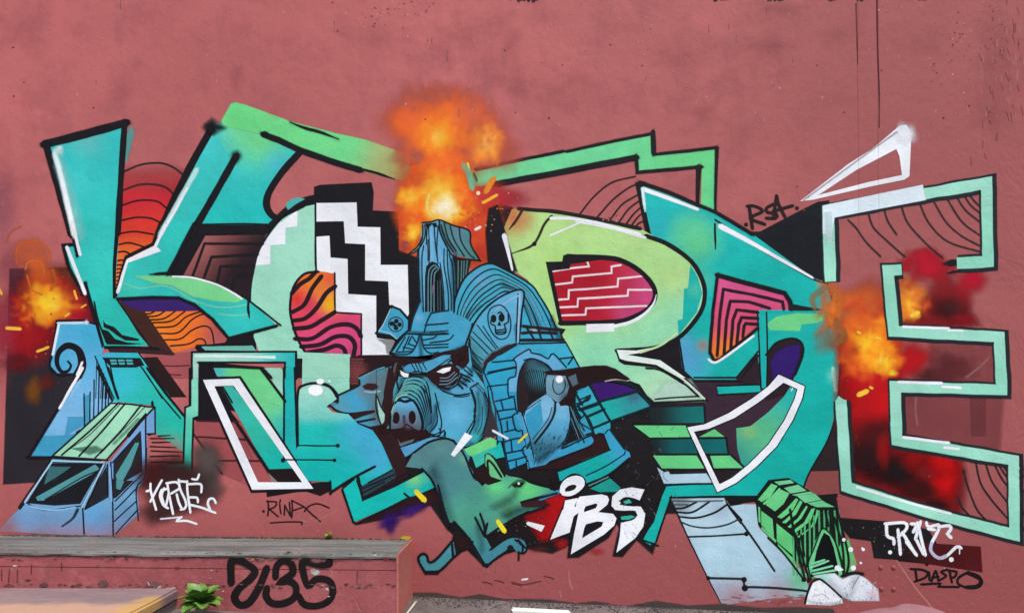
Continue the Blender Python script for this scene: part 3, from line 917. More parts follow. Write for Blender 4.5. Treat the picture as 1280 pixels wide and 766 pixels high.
poly('870,720 1040,440 1070,440 1000,640 930,766 880,766', '#539a9c', soft=3)
poly('320,548 830,95 1150,125 1200,130 800,580', lin((500, 500, '#9fdcb8'), (1000, 150, '#a4e4c0')))
poly('480,490 700,480 760,500 640,530', '#4d7a68', soft=24, a=.7); stroke('1060,240 860,440', 24, '#5d8a78', f=18, a=.6)
sub('outline')
lines('300,570 830,90|400,545 650,330 890,95|550,555 740,350 850,220 950,100|690,570 900,350 1090,110|790,585 1000,350 1205,130', 14, BK)
lines('430,520 640,370 900,110|740,530 960,300 1130,120', 6, BK)
lines('285,562 540,578 800,590|830,95 1000,105 1150,128 1210,130 1212,360 1140,362|1130,200 1130,720', 12, BK, smooth=False)
poly('965,370 1130,180 1140,200 985,395', BK)
lines('840,610 1085,340 1095,690|300,605 290,570', 9, BK, smooth=False)
stroke('530,350 560,330', 16, BK)
T(0, 560, A4 * 1.6)
lines('410,110 830,118 650,470|840,130 680,480|150,470 210,380 400,105|885,110 900,420 905,690|660,470 672,680|860,130 862,385 680,485', 11, BK, smooth=False)
lines('1140,200 920,420|1100,310 920,490|1090,420 915,580|1100,490 925,680|1170,0 1160,220 1090,320 1105,575', 9, BK)
stroke('200,425 300,480 420,490 640,460', 9, BK); stroke('620,490 580,560 500,620', 22, '#233038', f=10, w1=6)
stroke('160,480 205,420', 16, '#1e1c20')
sub('highlight')
lines('200,430 420,100 830,112|655,470 830,130', 13, '#a3cfe2', smooth=False, f=3); stroke('240,460 340,485 480,490 600,470', 10, '#9cc7e8', f=4)
stroke('875,150 890,420', 16, '#8ab8e0', f=4)

# ---- white tag by the van, on a dark smoky patch, and the marker tag
part('graffiti_tag', 'white sprayed tag with a wavy underline beside the painted van')
T()
sub('smoke')
canvas(150, 530, 310, 680)
blob(205, 600, 46, '#3a1c1d', .9, ry=40); blob(225, 620, 40, '#33211f', .75, ry=34); blob(262, 580, 26, '#4f4543', .8, ry=40); blob(255, 600, 24, '#3c3231', .75, ry=22); blob(270, 612, 18, '#5a4a48', .6); blob(190, 590, 24, '#441516', .8, ry=26)
blob(255, 575, 20, '#5c524d', .6, ry=34); blob(212, 622, 44, '#3a2423', .8, ry=34); blob(238, 612, 44, '#3f2c2b', .75, ry=34); blob(196, 640, 30, '#3e2424', .7, ry=22); blob(225, 590, 40, '#3a201f', .8, ry=30)
sub('main'); flush(True)
T(170, 580, 8.51)
W = 24
lines('155,205 160,290 215,480|115,285 150,275|275,170 225,260 155,395|275,270 255,330 290,430 340,465|300,255 275,330 300,430|335,205 355,330 395,525|325,200 430,190 465,250 375,310|300,270 330,260|350,300 320,440|455,165 470,260 525,380 535,440 510,475 480,480|435,320 455,400 490,475|470,180 530,185|545,180 550,300 580,510|560,210 690,212 695,295|600,155 650,160 672,108|565,350 650,355 660,400|580,430 700,460 845,515|790,480 765,420 780,370 825,365 850,410', W, WH, f=4)
lines('265,580 350,572 485,560', 15, WH, f=8, a=.85); stroke('485,560 435,602 540,600 645,632', 22, WH, f=4)
part('graffiti_tag', 'thin black marker tag underlined below the white parallelogram')
T(310, 590, 8.0)
lines('200,288 206,360 198,432|188,290 285,298 268,345 215,368|215,368 262,410 302,442|318,318 322,370 330,412|325,275 318,300|362,425 368,330|368,330 400,390 426,436|426,436 414,300|438,452 444,360 438,282|438,282 500,312 560,345 640,420 725,490|450,382 560,345|565,390 610,338 700,314 810,355', 16, '#2a191b', f=4)
lines('225,505 400,495 540,498 540,520', 15, '#2a191b', f=3); dot(155, 390, 12, '#2a191b')
lines('500,430 530,480 640,490 760,450 830,410 900,370', 6, '#c99a98', f=4, a=.6)

# ---- green bar over the top right and the arch lines under it
part('painted_pattern', 'thin black arch lines and green outlined bar above the letter R')
T(720, 100, A4)
lines('20,668 90,582 180,512 295,482|100,692 180,602 260,540 312,518|165,704 230,622 305,575|210,716 262,645 312,606|245,726 285,672 318,640|270,736 302,692 322,672|290,744 312,716 335,706', 8, '#33201f', f=4)
poly('-560,450 -500,452 -280,405 -60,361 0,346 378,280 390,375 690,350 690,900 620,900 628,432 308,460 302,378 0,432 -170,470 -420,522 -520,535 -550,510', lin((-560, 480, C('#8bbf80', .5)), (-430, 480, '#76d596'), (0, 400, '#73dc9b'), (650, 400, '#6cd98a'), (660, 880, '#5fd08f')), step=10)
sub('outline')
lines('-500,447 -280,400 -62,356|-48,358 160,312 380,268|384,262 390,372 560,355 702,338', 15, BK, smooth=False)
stroke('384,262 388,368', 24, BK, smooth=False)
stroke('702,340 696,560 692,830', 18, BK, smooth=False, w1=8)
stroke('-405,522 -60,458 300,388', 30, BK, smooth=False); stroke('300,380 306,462 470,448 626,434', 17, BK, smooth=False)
stroke('612,436 606,600 614,735', 26, BK, smooth=False, w1=8)

# ---- letter S
part('painted_letter', 'deep turquoise painted letter S with pink chevrons and purple eye')
T()
poly('800,231 895,266 938,291 1015,347 1034,354 1045,395 1050,440 1048,492 1043,525 1033,553 1012,590 1004,610 975,600 945,622 893,620 900,600 940,560 960,520 955,480 925,474 868,474 853,460 848,425 875,395 880,360 865,325 835,305 808,294', spots(lin((820, 250, '#1fbab4'), (950, 350, '#15b6ab'), (1000, 590, '#10b0a4')), (870, 300, 46, '#66cf8b', 1), (858, 288, 34, '#5fd09c', .7), (822, 280, 24, '#2fb3c0', .6), (878, 350, 26, '#5cc0a0', .5), (860, 450, 44, '#55a0cc', .95), (850, 430, 26, '#5aa2cc', .8), (879, 432, 12, '#b0734f', .8), (1010, 420, 40, '#1fb5aa', .3), (1044, 470, 14, '#7fd8c4', .9), (990, 560, 60, '#12b3a6', .4)), step=5)
poly('895,560 905,480 960,480 985,478 1005,500 960,570 905,618', '#12b0a4')
sub('shading')
T(720, 460, A4)
poly('590,70 830,72 865,20 930,-40 1100,-20 1090,30 1060,95 990,90 900,160 700,240 640,285 640,160', '#3b2735')
poly('700,240 990,90 1080,60 1080,120 960,260 830,330 830,480 700,470 640,290', '#3d2837')
poly('800,300 870,290 960,220 1040,140 1075,85 1105,105 1040,260 960,380 830,490 805,400', spots(lin((820, 470, '#3a9f8c'), (930, 330, '#5cc08c'), (1080, 120, '#22b3a8')), (860, 310, 70, '#8ac07a', .8)), step=6)
poly('360,200 640,190 645,270 370,275', lin((400, 0, '#1c2426'), (600, 0, '#14706e'))); poly('370,350 750,345 760,425 390,425', lin((390, 0, '#182426'), (500, 0, '#11595c'), (740, 0, '#0f6a6a')))
poly('288,285 545,285 570,345 370,345', '#68d083'); poly('610,345 690,305 745,345', '#68d083'); poly('385,435 600,435 640,500 430,500', '#68d083'); poly('670,435 770,435 835,495 690,500', '#68d083')
poly('405,495 440,520 460,515 470,530 650,525 680,575 440,575', '#b5d3e2')
poly('690,500 830,500 720,580', '#241b1e')
poly('390,766 445,590 690,575 705,620 720,640 475,645 400,860 370,880 330,855', lin((500, 600, '#16b5aa'), (380, 860, '#12b0a4')))
poly('690,620 900,520 1010,600 905,640 720,640', '#12b2a6')
T(720, 280, A4)
poly('705,255 1040,345 1070,400 1065,435 910,440 905,525 700,680 670,640 680,440', spots(lin((720, 280, '#d9588c'), (720, 480, '#d94f74'), (715, 640, '#ef7a2c')), (760, 640, 90, '#f58a24', .9), (960, 480, 110, '#cf3f68', .6), (690, 560, 50, '#e86a44', .6)), step=4)
poly('950,500 1000,462 1100,445 1300,452 1200,492 1125,500 1115,532 970,528', '#6fd488', soft=3)
poly('945,650 1000,590 1080,568 1125,592 1132,650 1095,750 1040,850 950,880', '#2a1b22', smooth=False)
poly('975,690 1000,640 1060,612 1112,605 1112,660 1085,735 1040,800 985,790', '#33186b', soft=8)
poly('800,766 905,640 915,766 905,800 830,860', '#2e1f28')
poly('912,432 945,432 952,820 925,815', '#18b3ab'); poly('705,812 915,805 922,845 712,850', '#17b4aa'); poly('910,430 1255,427 1255,436 915,445', '#19b0a8')
sub('outline')
stroke('705,255 870,300 1040,345 1066,385 1075,420', 22, BK, smooth=False)
stroke('706,252 682,440 668,640 690,682 720,672 905,520', 15, BK, smooth=False)
lines('704,655 715,480 735,325 880,352 1030,388 1036,424|738,650 750,480 770,385 860,388 965,420|772,622 782,480 802,428 905,440|802,592 812,500 826,466 905,470|832,565 838,510 846,496 905,500', 15, '#2a1720', smooth=False)
poly('1060,395 1130,410 1265,430 1130,432 1060,430', '#1c2022')
lines('905,435 915,640 922,815|950,440 955,640 952,825 922,840 705,852|705,806 920,800', 7, BK, smooth=False)
lines('800,766 908,635|825,766 910,655|590,765 805,765|595,782 830,785', 8, BK, smooth=False)
lines('512,565 540,745 590,785', 9, BK, smooth=False)
stroke('948,652 1000,592 1078,570 1125,592 1132,650 1095,750', 9, BK)
T(720, 100, A4)
stroke('318,512 460,560 610,625 700,662 880,770', 18, BK, smooth=False); poly('295,512 345,508 330,540 345,640 380,800 370,800 340,730', BK)
T(720, 280, A4)
stroke('695,-20 900,115 1180,275 1250,300', 9, BK, smooth=False); stroke('345,0 358,70 372,120', 13, BK, taper='e'); stroke('693,0 696,125', 9, BK, taper='e')
T(720, 460, A4)
lines('285,280 545,280|370,350 750,347|385,430 610,430|640,430 770,430 840,495|430,505 830,503|440,580 690,575|470,645 690,640 905,640|475,640 400,862|445,590 330,855 410,885|640,190 645,280|750,350 760,425', 9, BK, smooth=False)
poly('690,635 905,638 915,690 890,665 830,672 830,800 745,640', '#161417')
T()
stroke('1034,354 1045,395 1050,440 1048,492 1043,525 1033,553 1012,590 1004,610', 2, BK)
sub('highlight')
T(720, 100, A4)
stroke('335,545 460,590 605,645', 20, WH, f=4, w1=14); stroke('332,545 345,655', 14, '#d5f0ee', f=5, taper='e')
T(720, 280, A4)
stroke('722,12 850,80 1000,165 1180,268', 26, WH, f=5, w1=10)
stroke('662,675 685,690 730,672 885,558', 11, WH)
stroke('1090,795 1075,830', 4, '#ffffff')
T(960, 280, A4)
stroke('325,720 338,830', 20, '#9fdcc8', f=6)
T(720, 460, A4)
CW = '1010,32 1140,90 1128,150 1080,260 1000,390 900,490 800,570 705,618 555,295 640,280 760,225 880,150 960,90'
CI = '1035,72 1105,104 1090,155 1040,260 960,380 860,480 780,545 716,578 588,316 660,302 790,248 910,170 990,108'
poly(CW, WH, holes=(CI,))
sub('outline')
stroke(CW + ' 1010,32', 10, BK, smooth=False); stroke(CI + ' 1035,72', 9, BK, smooth=False)
sub('highlight')
poly(CW, WH, holes=(CI,))

# ---- letter R
part('painted_letter', 'lime green painted letter R with red and pink stepped centre')
T()
poly('640,262 648,260 695,264 740,273 800,286 835,305 863,325 878,350 880,370 873,393 850,420 820,433 772,437 780,450 822,455 850,470 882,500 815,503 800,480 760,465 720,462 690,400 660,350 634,332 626,295', spots(lin((700, 270, '#b6dc88'), (760, 380, '#aedd8c'), (760, 460, '#96ddae'), (850, 500, '#b8e0b8')), (642, 272, 36, '#c96a3c', .95), (655, 275, 20, '#c98a58', .5), (740, 440, 60, '#8addb4', .8), (700, 330, 50, '#b0dd7c', .7), (845, 350, 30, '#bcd884', .6), (790, 300, 40, '#b9d98c', .5)), step=6)
poly('870,496 815,500 835,480 860,480', '#bfe0cc', soft=8, a=.8)
sub('shading')
T(720, 280, A4)
poly('570,205 605,262 628,345 600,440 512,552 508,482 533,475 540,325 560,318', spots('#17b2a6', (590, 330, 60, '#57c3a0', .6)))
T(480, 280, A4)
poly('812,195 890,190 905,158 1100,170 1190,180 1280,240 1345,320 1350,370 1310,430 1210,480 1110,490 880,495', spots(lin((850, 300, '#b01526'), (1150, 300, '#bb2136'), (1340, 360, '#cf4a7e')), (1200, 260, 100, '#c93a55', .6), (1040, 260, 120, '#a8101f', .6), (1200, 430, 110, '#c04a7e', .7), (1000, 440, 100, '#a31426', .5)), step=5)
sub('steps')
lines('840,236 925,222 1022,212 1015,190|855,302 938,292 942,262 1135,245 1135,212 1180,205|868,378 920,374 922,330 1165,312 1168,272 1290,260|870,416 965,412 968,372 1215,358 1218,328 1340,328|884,456 1005,452 1008,420 1310,408', 9, '#f6dfe3', smooth=False, f=3)
sub('outline')
stroke('880,495 1110,490 1210,478 1310,428 1350,370 1342,310 1280,238 1190,185 1100,168 912,162', 24, BK, f=3)
poly('808,190 890,188 895,158 920,150 1040,162 1100,175 930,200 925,222 838,232 890,490 905,502 876,502', BK)
T(480, 100, A4)
stroke('672,642 760,650 860,658 1040,690 1277,742', 19, '#241c1e', f=3); lines('690,650 660,700 625,745|835,680 800,720 745,820 640,865', 12, '#3a2a22', taper='e')
dot(750, 818, 10, BK)
T(720, 280, A4)
stroke('350,60 455,100 570,182 628,275 642,360 615,450 520,560 400,616 205,632', 22, BK, f=3)
poly('195,625 215,625 240,668 400,700 540,772 535,800 400,715 240,700 215,685', BK)
T(720, 460, A4)
stroke('350,0 420,10 530,70 610,140', 9, BK, smooth=True); stroke('395,155 480,147 610,140', 7, BK); lines('655,160 380,172', 8, BK, smooth=False)
stroke('180,60 270,85 330,130 380,172', 20, BK); stroke('430,-10 540,50 650,160', 8, BK)
sub('highlight')
T(720, 280, A4)
poly('205,628 300,632 400,612 330,640 255,652 420,680 545,766 520,766 400,700 250,680 220,670', '#e8f3e8', soft=2)
stroke('320,640 420,605 500,545', 9, '#cde8a8', f=4); poly('52,500 190,497 190,535 52,540', WH, soft=2)
stroke('190,510 270,490 340,450 385,400 400,355', 15, WH, f=3, taper='e')
stroke('0,-12 150,15 345,68', 11, WH, f=3)
T(480, 100, A4)
stroke('835,690 920,690 1000,702 1090,720 1277,770', 15, WH, f=4); stroke('1000,702 900,745 830,775', 8, WH, f=3)
T(480, 280, A4)
stroke('598,58 620,140 638,225', 28, WH, w1=10, f=3, smooth=False)
T(720, 460, A4)
stroke('440,0 540,60 640,152', 8, '#d9ead8', f=3)

# ---- letter E
part('painted_flame', 'red, black and orange painted explosion filling the letter E')
T()
canvas(990, 285, 1260, 680)
poly('1055,430 1075,400 1130,380 1190,370 1210,400 1180,405 1112,400 1120,484 1125,552 1195,575 1200,600 1195,640 1180,645 1065,600 1052,500', '#7a1216', soft=14, a=.9)
for x, y, r, c, a, ry in ((1085, 400, 40, '#8a3a2a', .8, 60), (1165, 335, 30, '#b01026', .95, 20), (1155, 320, 26, '#b80f26', .9, 16), (1215, 350, 28, '#b80e28', .95, 22), (1200, 375, 22, '#a80f20', .85, 30), (1180, 360, 30, '#8c1a20', .8, 30), (1190, 385, 36, '#3a1516', .85, 20), (1205, 400, 22, '#a30f1e', .6, 14),
                          (1090, 470, 50, '#c40f16', 1, 46), (1080, 510, 44, '#b00c12', 1, 44), (1140, 450, 34, '#bd1018', 1, 30), (1110, 500, 36, '#c80d14', 1, 40), (1190, 460, 36, '#5a2322', .8, 30), (1165, 470, 30, '#431a1b', .8, 16), (1095, 545, 44, '#4a0e10', .95, 36), (1085, 575, 36, '#2a0e10', 1, 36), (1120, 590, 36, '#1d0f10', 1, 26), (1180, 575, 34, '#c20509', 1, 26), (1180, 605, 26, '#c8060a', .95, 24), (1145, 570, 26, '#8c0a0d', .9, 24), (1150, 612, 36, '#3a0d0e', .9, 20), (1170, 630, 20, '#2d1112', .8, 12), (1105, 560, 14, '#a30a0e', .6, 30)):
    blob(x, y, r, c, a, ry=ry)
for x, y, r, c, a, ry in ((1070, 385, 42, '#d0622a', .7, 40), (1085, 420, 30, '#e0661f', .85, 30), (1060, 395, 24, '#d9772f', .7, 34), (1100, 430, 28, '#ee7a1e', 1, 26), (1135, 375, 30, '#d86a2c', .8, 34), (1130, 385, 18, '#ee8a1e', .9, 20), (1095, 448, 24, '#f0901f', .95, 20), (1108, 455, 18, '#f8b81c', 1, 15), (1097, 440, 12, '#f9c024', 1, 12), (1142, 393, 11, '#f8bd22', .95, 8), (1105, 462, 12, '#fbd028', 1, 8), (1127, 380, 9, '#f6a824', .9, 7), (1042, 400, 16, '#c9743a', .75, 34), (1100, 428, 10, '#f7a51f', .8, 9), (1115, 466, 9, '#fad23a', 1, 6)):
    blob(x, y, r, c, a, ry=ry)
for x, y, r, c, a, ry in ((1075, 385, 46, '#d9602a', .75, 46), (1060, 440, 20, '#cf4a1e', .9, 30), (1085, 425, 40, '#ea6c1c', .95, 36), (1110, 445, 26, '#e85a1a', .9, 26), (1098, 440, 28, '#f48f1e', .95, 26), (1138, 372, 26, '#e8842c', .9, 28), (1128, 388, 16, '#f49a20', .9, 16), (1103, 456, 17, '#fab51c', 1, 14), (1112, 462, 9, '#fdd42c', 1, 8), (1092, 432, 11, '#f9ae24', .9, 10), (1142, 392, 9, '#fcc42a', 1, 7), (1090, 452, 9, '#fbb62a', .9, 8), (1128, 360, 12, '#e79a3e', .7, 12), (1066, 462, 14, '#e0561a', .8, 12)):
    blob(x, y, r, c, a, ry=ry, rough=.3)
fire(1088, 432, 44, 52, 90, ['#c83a1a', '#e2541c', '#f46a1c', '#fc841c', '#ff9e1e', '#ffba20', '#ffd62a'], 6, 15, a=.5, drift=(-6, -8))
fire(1103, 450, 22, 22, 40, ['#f47a1c', '#fc9a1e', '#ffb420', '#ffd22a', '#ffe04a'], 5, 11, a=.5)
fire(1137, 378, 24, 26, 34, ['#b83a24', '#e0642a', '#f88a2c', '#ffa62a', '#ffc82c'], 5, 11, a=.5)
fire(1160, 335, 36, 20, 26, ['#a81024', '#b80f26', '#c01228'], 7, 14)
for k in range(170):
    x, y = rnd.uniform(1058, 1195), rnd.gauss(545, 48)
    if x > 1122 and y < 560 or y > 596 + (x - 1060) * .28: continue
    blob(x, y, rnd.uniform(.6, 1.5), rnd.choice(['#c9a08a', '#d8452a', '#b08a78', '#e0903a', '#8a2a22']), .75)
stroke('1030,358 1044,362 1050,378 1046,392 1036,402 1028,414', 9, '#e0742a', f=8, a=.6)
fire(1040, 390, 14, 40, 26, ['#b8764a', '#dc7e3c', '#f08030', '#fa8026'], 6, 12, a=.4)
stroke('1030,360 1016,372 1018,384', 6, '#8f7d58', f=4, a=.7); stroke('1046,404 1054,420 1046,428', 9, '#a86a3c', f=5, a=.7)
blob(1030, 425, 22, '#7d8f78', .5)
sub('spark')
for s, w in (('1074,493 1083,489', 6), ('1072,415 1075,416', 3), ('1096,422 1100,423', 3.5), ('1088,484 1090,485', 3), ('1140,394 1147,391', 6)):
    stroke(s, w, '#f4c23a', smooth=False)
part('painted_letter', 'letter E drawn as a mint outline with dark drop edge')
T()
poly('1124,486 1250,490 1245,560 1200,570 1125,550', '#8c4648', soft=8, a=.75); poly('1212,490 1232,487 1232,545 1214,545', '#7d3d40', a=.5)
poly('1165,432 1240,430 1240,480 1165,478', '#7c3238', soft=8, a=.35)
sub('stripes')
T(960, 100, A4)
lines('400,700 440,740 490,810 560,880|500,665 525,735 590,800 680,880|580,650 600,710 640,770|665,632 700,718 790,818 870,888|755,615 805,718 900,808 1060,858|820,595 885,705 960,775 1055,828|885,580 965,705 1055,775|935,575 985,650 1055,708|975,570 1010,625 1055,662|1000,565 1025,600 1052,628', 9, '#37282b', f=5, a=.85)
T(960, 460, A4)
lines('975,515 1000,600 1040,700 1085,755|1035,465 1060,570 1110,650 1200,755|1085,475 1120,570 1195,670|1130,480 1160,540 1195,590|1150,480 1175,520 1195,545|945,640 965,690 1000,730|1170,485 1195,515', 9, '#2d2225', f=3)
dot(976, 515, 9, '#2d2225')
stroke('1100,-50 1060,-10 990,45', 8, '#b08080', f=4, a=.5); stroke('740,120 735,200 745,280', 10, '#b07a7a', f=5, a=.5)
sub('main')
T()
E1 = '1038,352 1035,264 1130,247 1233,229 1235,327 1196,329'
E2 = '1127,337 1110,338 1117,414 1249,421 1252,487 1119,483 1121,550 1267,575 1268,668 1160,640 1058,608 1051,500'
sub('outline')
T(1.5, 1, 1)
stroke(E1, 22, '#23262b', smooth=False, f=1.2, cap=False); stroke(E2, 21, '#23262b', smooth=False, f=1.2, cap=False)
stroke('1196,327 1178,329', 8, BK, taper='e'); stroke('1196,338 1182,341', 3, BK, taper='e')
sub('main')
T()
ec = lambda x, y: mixrgb(C('#92d9bd'), C('#a5e4cb'), .5 + .5 * math.sin(x * .021 + y * .033))
stroke(E1, 14, ec, smooth=False, cap=False); stroke(E2, 13.5, ec, smooth=False, cap=False)
T(960, 460, A4)
poly('337,165 352,140 362,148 390,165 388,175 337,180', '#8fd8bc'); T()
sub('highlight')
T(960, 100, A4)
poly('275,628 480,585 770,525 785,598 560,640 330,685 318,766 275,766', '#e3f0f5', soft=4)
T(960, 280, A4)
stroke('298,-60 308,90', 30, '#d0ebe6', f=14, a=.7, cap=False); lines('675,512 900,520|900,530 970,532', 12, WH, smooth=False)
T(960, 460, A4)
lines('650,70 865,75|870,92 960,98|675,345 900,372|880,395 950,402', 14, WH, smooth=False, f=3); stroke('445,592 700,670 910,725', 14, '#e6f5f0', smooth=False, f=4)
# white flash above the E
part('painted_flash', 'white sprayed open triangle above the letter E')
T(960, 100, A4)
poly('160,605 400,420 520,345 655,230 690,225 715,270 705,480 680,498 520,530 225,598', WH, soft=7, holes=('250,575 440,450 640,345 655,380 668,475 500,510',))
blob(685, 270, 70, WH, .9, ry=75); stroke('180,598 450,400 640,262', 8, '#9a8f95', f=6, a=.5)

# ---- fire above the tower
part('painted_flame', 'orange and yellow painted explosion above the striped tower')
T()
canvas(420, 80, 700, 350)
poly('499,262 618,262 616,330 600,336 520,320 500,312', '#c8502c', soft=2)
for x, y, r, c, a, ry in ((520, 160, 60, '#d0603a', .6, 50), (560, 150, 64, '#d06040', .55, 56), (600, 175, 56, '#cc5a40', .55, 50), (512, 150, 34, '#e8622a', .85, 30), (545, 172, 40, '#ea6826', .95, 34), (575, 140, 30, '#e06a3a', .6, 28), (608, 178, 34, '#e27a30', .8, 34), (630, 190, 30, '#cc5a44', .5, 36),
                          (520, 240, 34, '#e0602a', .9, 40), (560, 210, 42, '#ee6a22', 1, 40), (600, 250, 44, '#cf3a28', .95, 34), (620, 245, 40, '#b8323c', .7, 18), (640, 250, 30, '#a82a38', .55, 14), (590, 290, 40, '#dc4a24', 1, 40), (615, 300, 24, '#d8402c', 1, 40), (510, 270, 22, '#e85a24', .95, 36), (540, 260, 40, '#f0801e', 1, 34), (575, 262, 30, '#ee7020', 1, 30), (507, 305, 10, '#b04a48', .7, 12)):
    blob(x, y, r, c, a, ry=ry)
for x, y, r, c, a, ry in ((545, 172, 24, '#f4921f', .95, 20), (548, 165, 15, '#f6ac30', .8, 14), (553, 187, 13, '#ee8a28', .8, 10), (606, 180, 20, '#f0a030', .9, 24), (612, 172, 13, '#f2b03c', .8, 12), (603, 194, 11, '#ee9a30', .8, 8), (552, 218, 16, '#f8b02a', .95, 14), (566, 228, 16, '#f0791c', .9, 12), (508, 246, 14, '#f5ac22', .95, 10), (528, 242, 12, '#f2a030', .9, 9), (545, 255, 22, '#f9c436', 1, 18), (556, 260, 22, '#fbe08a', 1, 22), (556, 264, 13, '#fff0c8', 1, 14), (540, 266, 12, '#fbd050', .9, 10), (575, 245, 12, '#f8c040', .9, 9), (572, 262, 13, '#f6b040', .8, 12), (582, 262, 16, '#ef6a1c', .95, 12), (518, 288, 12, '#f5a824', 1, 14), (516, 293, 7, '#fbd040', 1, 9), (500, 250, 9, '#f6b830', .8, 8), (561, 200, 13, '#ee6420', .8, 10)):
    blob(x, y, r, c, a, ry=ry)
for x, y, r, c, a, ry in ((515, 158, 30, '#f0692a', .8, 24), (545, 165, 34, '#f57f22', .85, 30), (575, 150, 24, '#ee7034', .6, 22), (608, 180, 24, '#f08a2c', .8, 26), (548, 170, 20, '#f9a32a', .9, 17), (608, 184, 14, '#f7ae3a', .85, 16), (552, 205, 26, '#f5801e', .95, 22), (552, 218, 14, '#fbb838', .9, 12), (512, 245, 22, '#f48c20', .9, 16), (530, 245, 20, '#f49224', .9, 16), (508, 244, 10, '#fbbe34', .95, 8), (526, 240, 9, '#f9b43a', .9, 7), (556, 240, 26, '#f9a428', .95, 22), (556, 256, 24, '#fdd668', 1, 22), (557, 262, 17, '#fff2c4', 1, 17), (540, 262, 12, '#fde07c', .95, 12), (576, 246, 10, '#fcc850', .9, 8), (518, 262, 18, '#f07a1e', .9, 14), (585, 262, 15, '#f07a1e', .9, 11), (517, 288, 11, '#fbb02a', 1, 12), (515, 293, 6, '#fdd850', 1, 8)):
    blob(x, y, r, c, a, ry=ry, rough=.3)
fire(552, 168, 66, 56, 70, ['#cc6048', '#e0643a', '#f0682c', '#fa7426', '#ff8424', '#ff9a26'], 12, 26, a=.42)
fire(545, 170, 26, 22, 26, ['#ff8a24', '#ffa022', '#ffb62e', '#ffc850'], 6, 14, a=.45); fire(608, 180, 20, 24, 22, ['#f88630', '#ff9c30', '#ffb43a', '#ffc850'], 6, 12, a=.45)
fire(548, 240, 46, 46, 80, ['#e44a20', '#f45e1e', '#fc721c', '#ff8c1e', '#ffa624', '#ffc234', '#ffd85c'], 8, 17, a=.5)
fire(512, 248, 18, 14, 22, ['#fa801e', '#ff9c22', '#ffba32', '#ffd04c'], 5, 10, a=.5); fire(517, 290, 14, 20, 24, ['#f0681e', '#ff9420', '#ffb826', '#ffd640'], 5, 10, a=.5)
fire(556, 258, 22, 22, 40, ['#ffb428', '#ffd050', '#ffe68c', '#fff6cc', '#fffae6'], 6, 12, a=.6); fire(605, 290, 16, 36, 26, ['#c43a28', '#dc4a24', '#e05028'], 8, 14, a=.4)
poly('612,262 621,258 632,296 645,338 630,334 611,328 608,290', BK, soft=2.5)
stroke('585,255 592,262 586,270 576,268', 2.5, '#f2861e', f=1.5, a=.8)
stroke('536,244 534,260 540,270', 4, '#fbdc6a', f=2.5, a=.8)
for k in range(50):
    blob(rnd.gauss(605, 26), rnd.gauss(262, 16), rnd.uniform(.7, 1.6), rnd.choice(['#f0a030', '#e8d0b0', '#d83a2a']), .8)
sub('spark')
T(480, 100, A4)
lines('495,612 562,575', 14, '#f4b12a'); stroke('510,555 545,495', 26, '#ee8a2a', f=8, a=.9); stroke('418,418 432,470', 10, '#e8d84a'); stroke('425,470 440,535', 28, '#7fc79a', f=10, a=.8); stroke('400,430 420,460', 24, '#8fb890', f=12, a=.7)
dot(470, 565, 9, '#f7e0b0'); stroke('458,745 478,735', 14, '#f7e6e0')
stroke('450,470 462,500', 10, '#3a4a3a', f=6, a=.7)

T(480, 280, A4)
stroke('600,60 620,140 640,228', 24, WH, w1=9, f=3, smooth=False)
poly('505,360 560,360 560,450 480,445'.replace('505', '190').replace('360', '320').replace('560', '330').replace('450', '640').replace('480', '30').replace('445', '640'), BK, soft=3)
# ---- tower house and armoured dome on the boar's head
WSC[0] = 1.25; TINT[:] = [1.02, .93, .9]
part('painted_tower', 'tall blue striped painted tower with curved roof on the boar helmet')
T(480, 270, A8)
poly('385,70 550,40 690,390 715,480 735,766 735,1120 370,1120 335,440 340,330 370,220', spots(lin((340, 500, '#68b8dc'), (560, 500, '#5cb0da'), (720, 600, '#4b9fbe')), (450, 250, 200, '#6fb6e0', .6)))
poly('700,420 870,440 840,560 760,700 735,900', '#241f22'); 
poly('545,45 850,150 870,300 960,445 720,395 610,300', spots(lin((560, 100, '#4f8f90'), (700, 250, '#548e98'), (900, 420, '#4a8a88')), (730, 160, 120, '#6a8ba8', .7)))
poly('250,375 330,310 380,200 385,90 405,85 410,190 370,290 300,365 265,385', '#5f9a98', soft=3)
sub('outline')
lines('385,90 384,200 330,310 250,376 300,365 375,290 412,190 408,90', 9, BK)
lines('385,68 470,60 555,40 690,95 850,150 868,290 960,448|550,45 560,160 620,290 710,410 960,446', 12, BK)
lines('600,70 640,220 720,350|660,100 700,240 800,400|750,120 770,250 850,380 900,420|570,90 610,230 690,360', 10, '#1e2a2e')
poly('415,80 470,75 520,70 530,110 500,110 480,80 450,110 430,130', BK)
for x0, x1, x2 in ((430, 420, 395), (445, 455, 450), (500, 515, 540), (540, 530, 560)):
    stroke(f'{x0},100 {x1},300 {x2},470', 9, BK)
poly('455,120 480,110 500,420 490,470 465,440', '#74bfe2', soft=3); poly('350,440 400,260 425,300 410,470 395,560 380,700 355,500', '#6ab6dc', soft=4); poly('560,300 600,420 610,620 600,700 570,520 545,460 535,300', '#68b4da', soft=4)
lines('385,220 345,420 372,1120|395,300 378,480 400,1120|440,240 440,440|560,470 590,700 610,1120|600,330 600,500 640,760 645,1100|630,340 640,560 670,800 668,1090|650,380 690,560 700,1080|690,400 715,560 722,1060|340,330 335,450 365,1120', 9, '#1b2c36')
lines('740,450 735,760|775,450 765,720|800,450 790,680|830,445 815,640', 9, '#4a7f80', f=3)
shade('690,450 720,1080', 90, .55); shade('345,450 380,1100', 50, .4); shade('560,120 720,380', 50, .4)
poly('410,1110 412,600 425,500 480,455 530,475 565,540 585,766 600,1110', '#15191d')
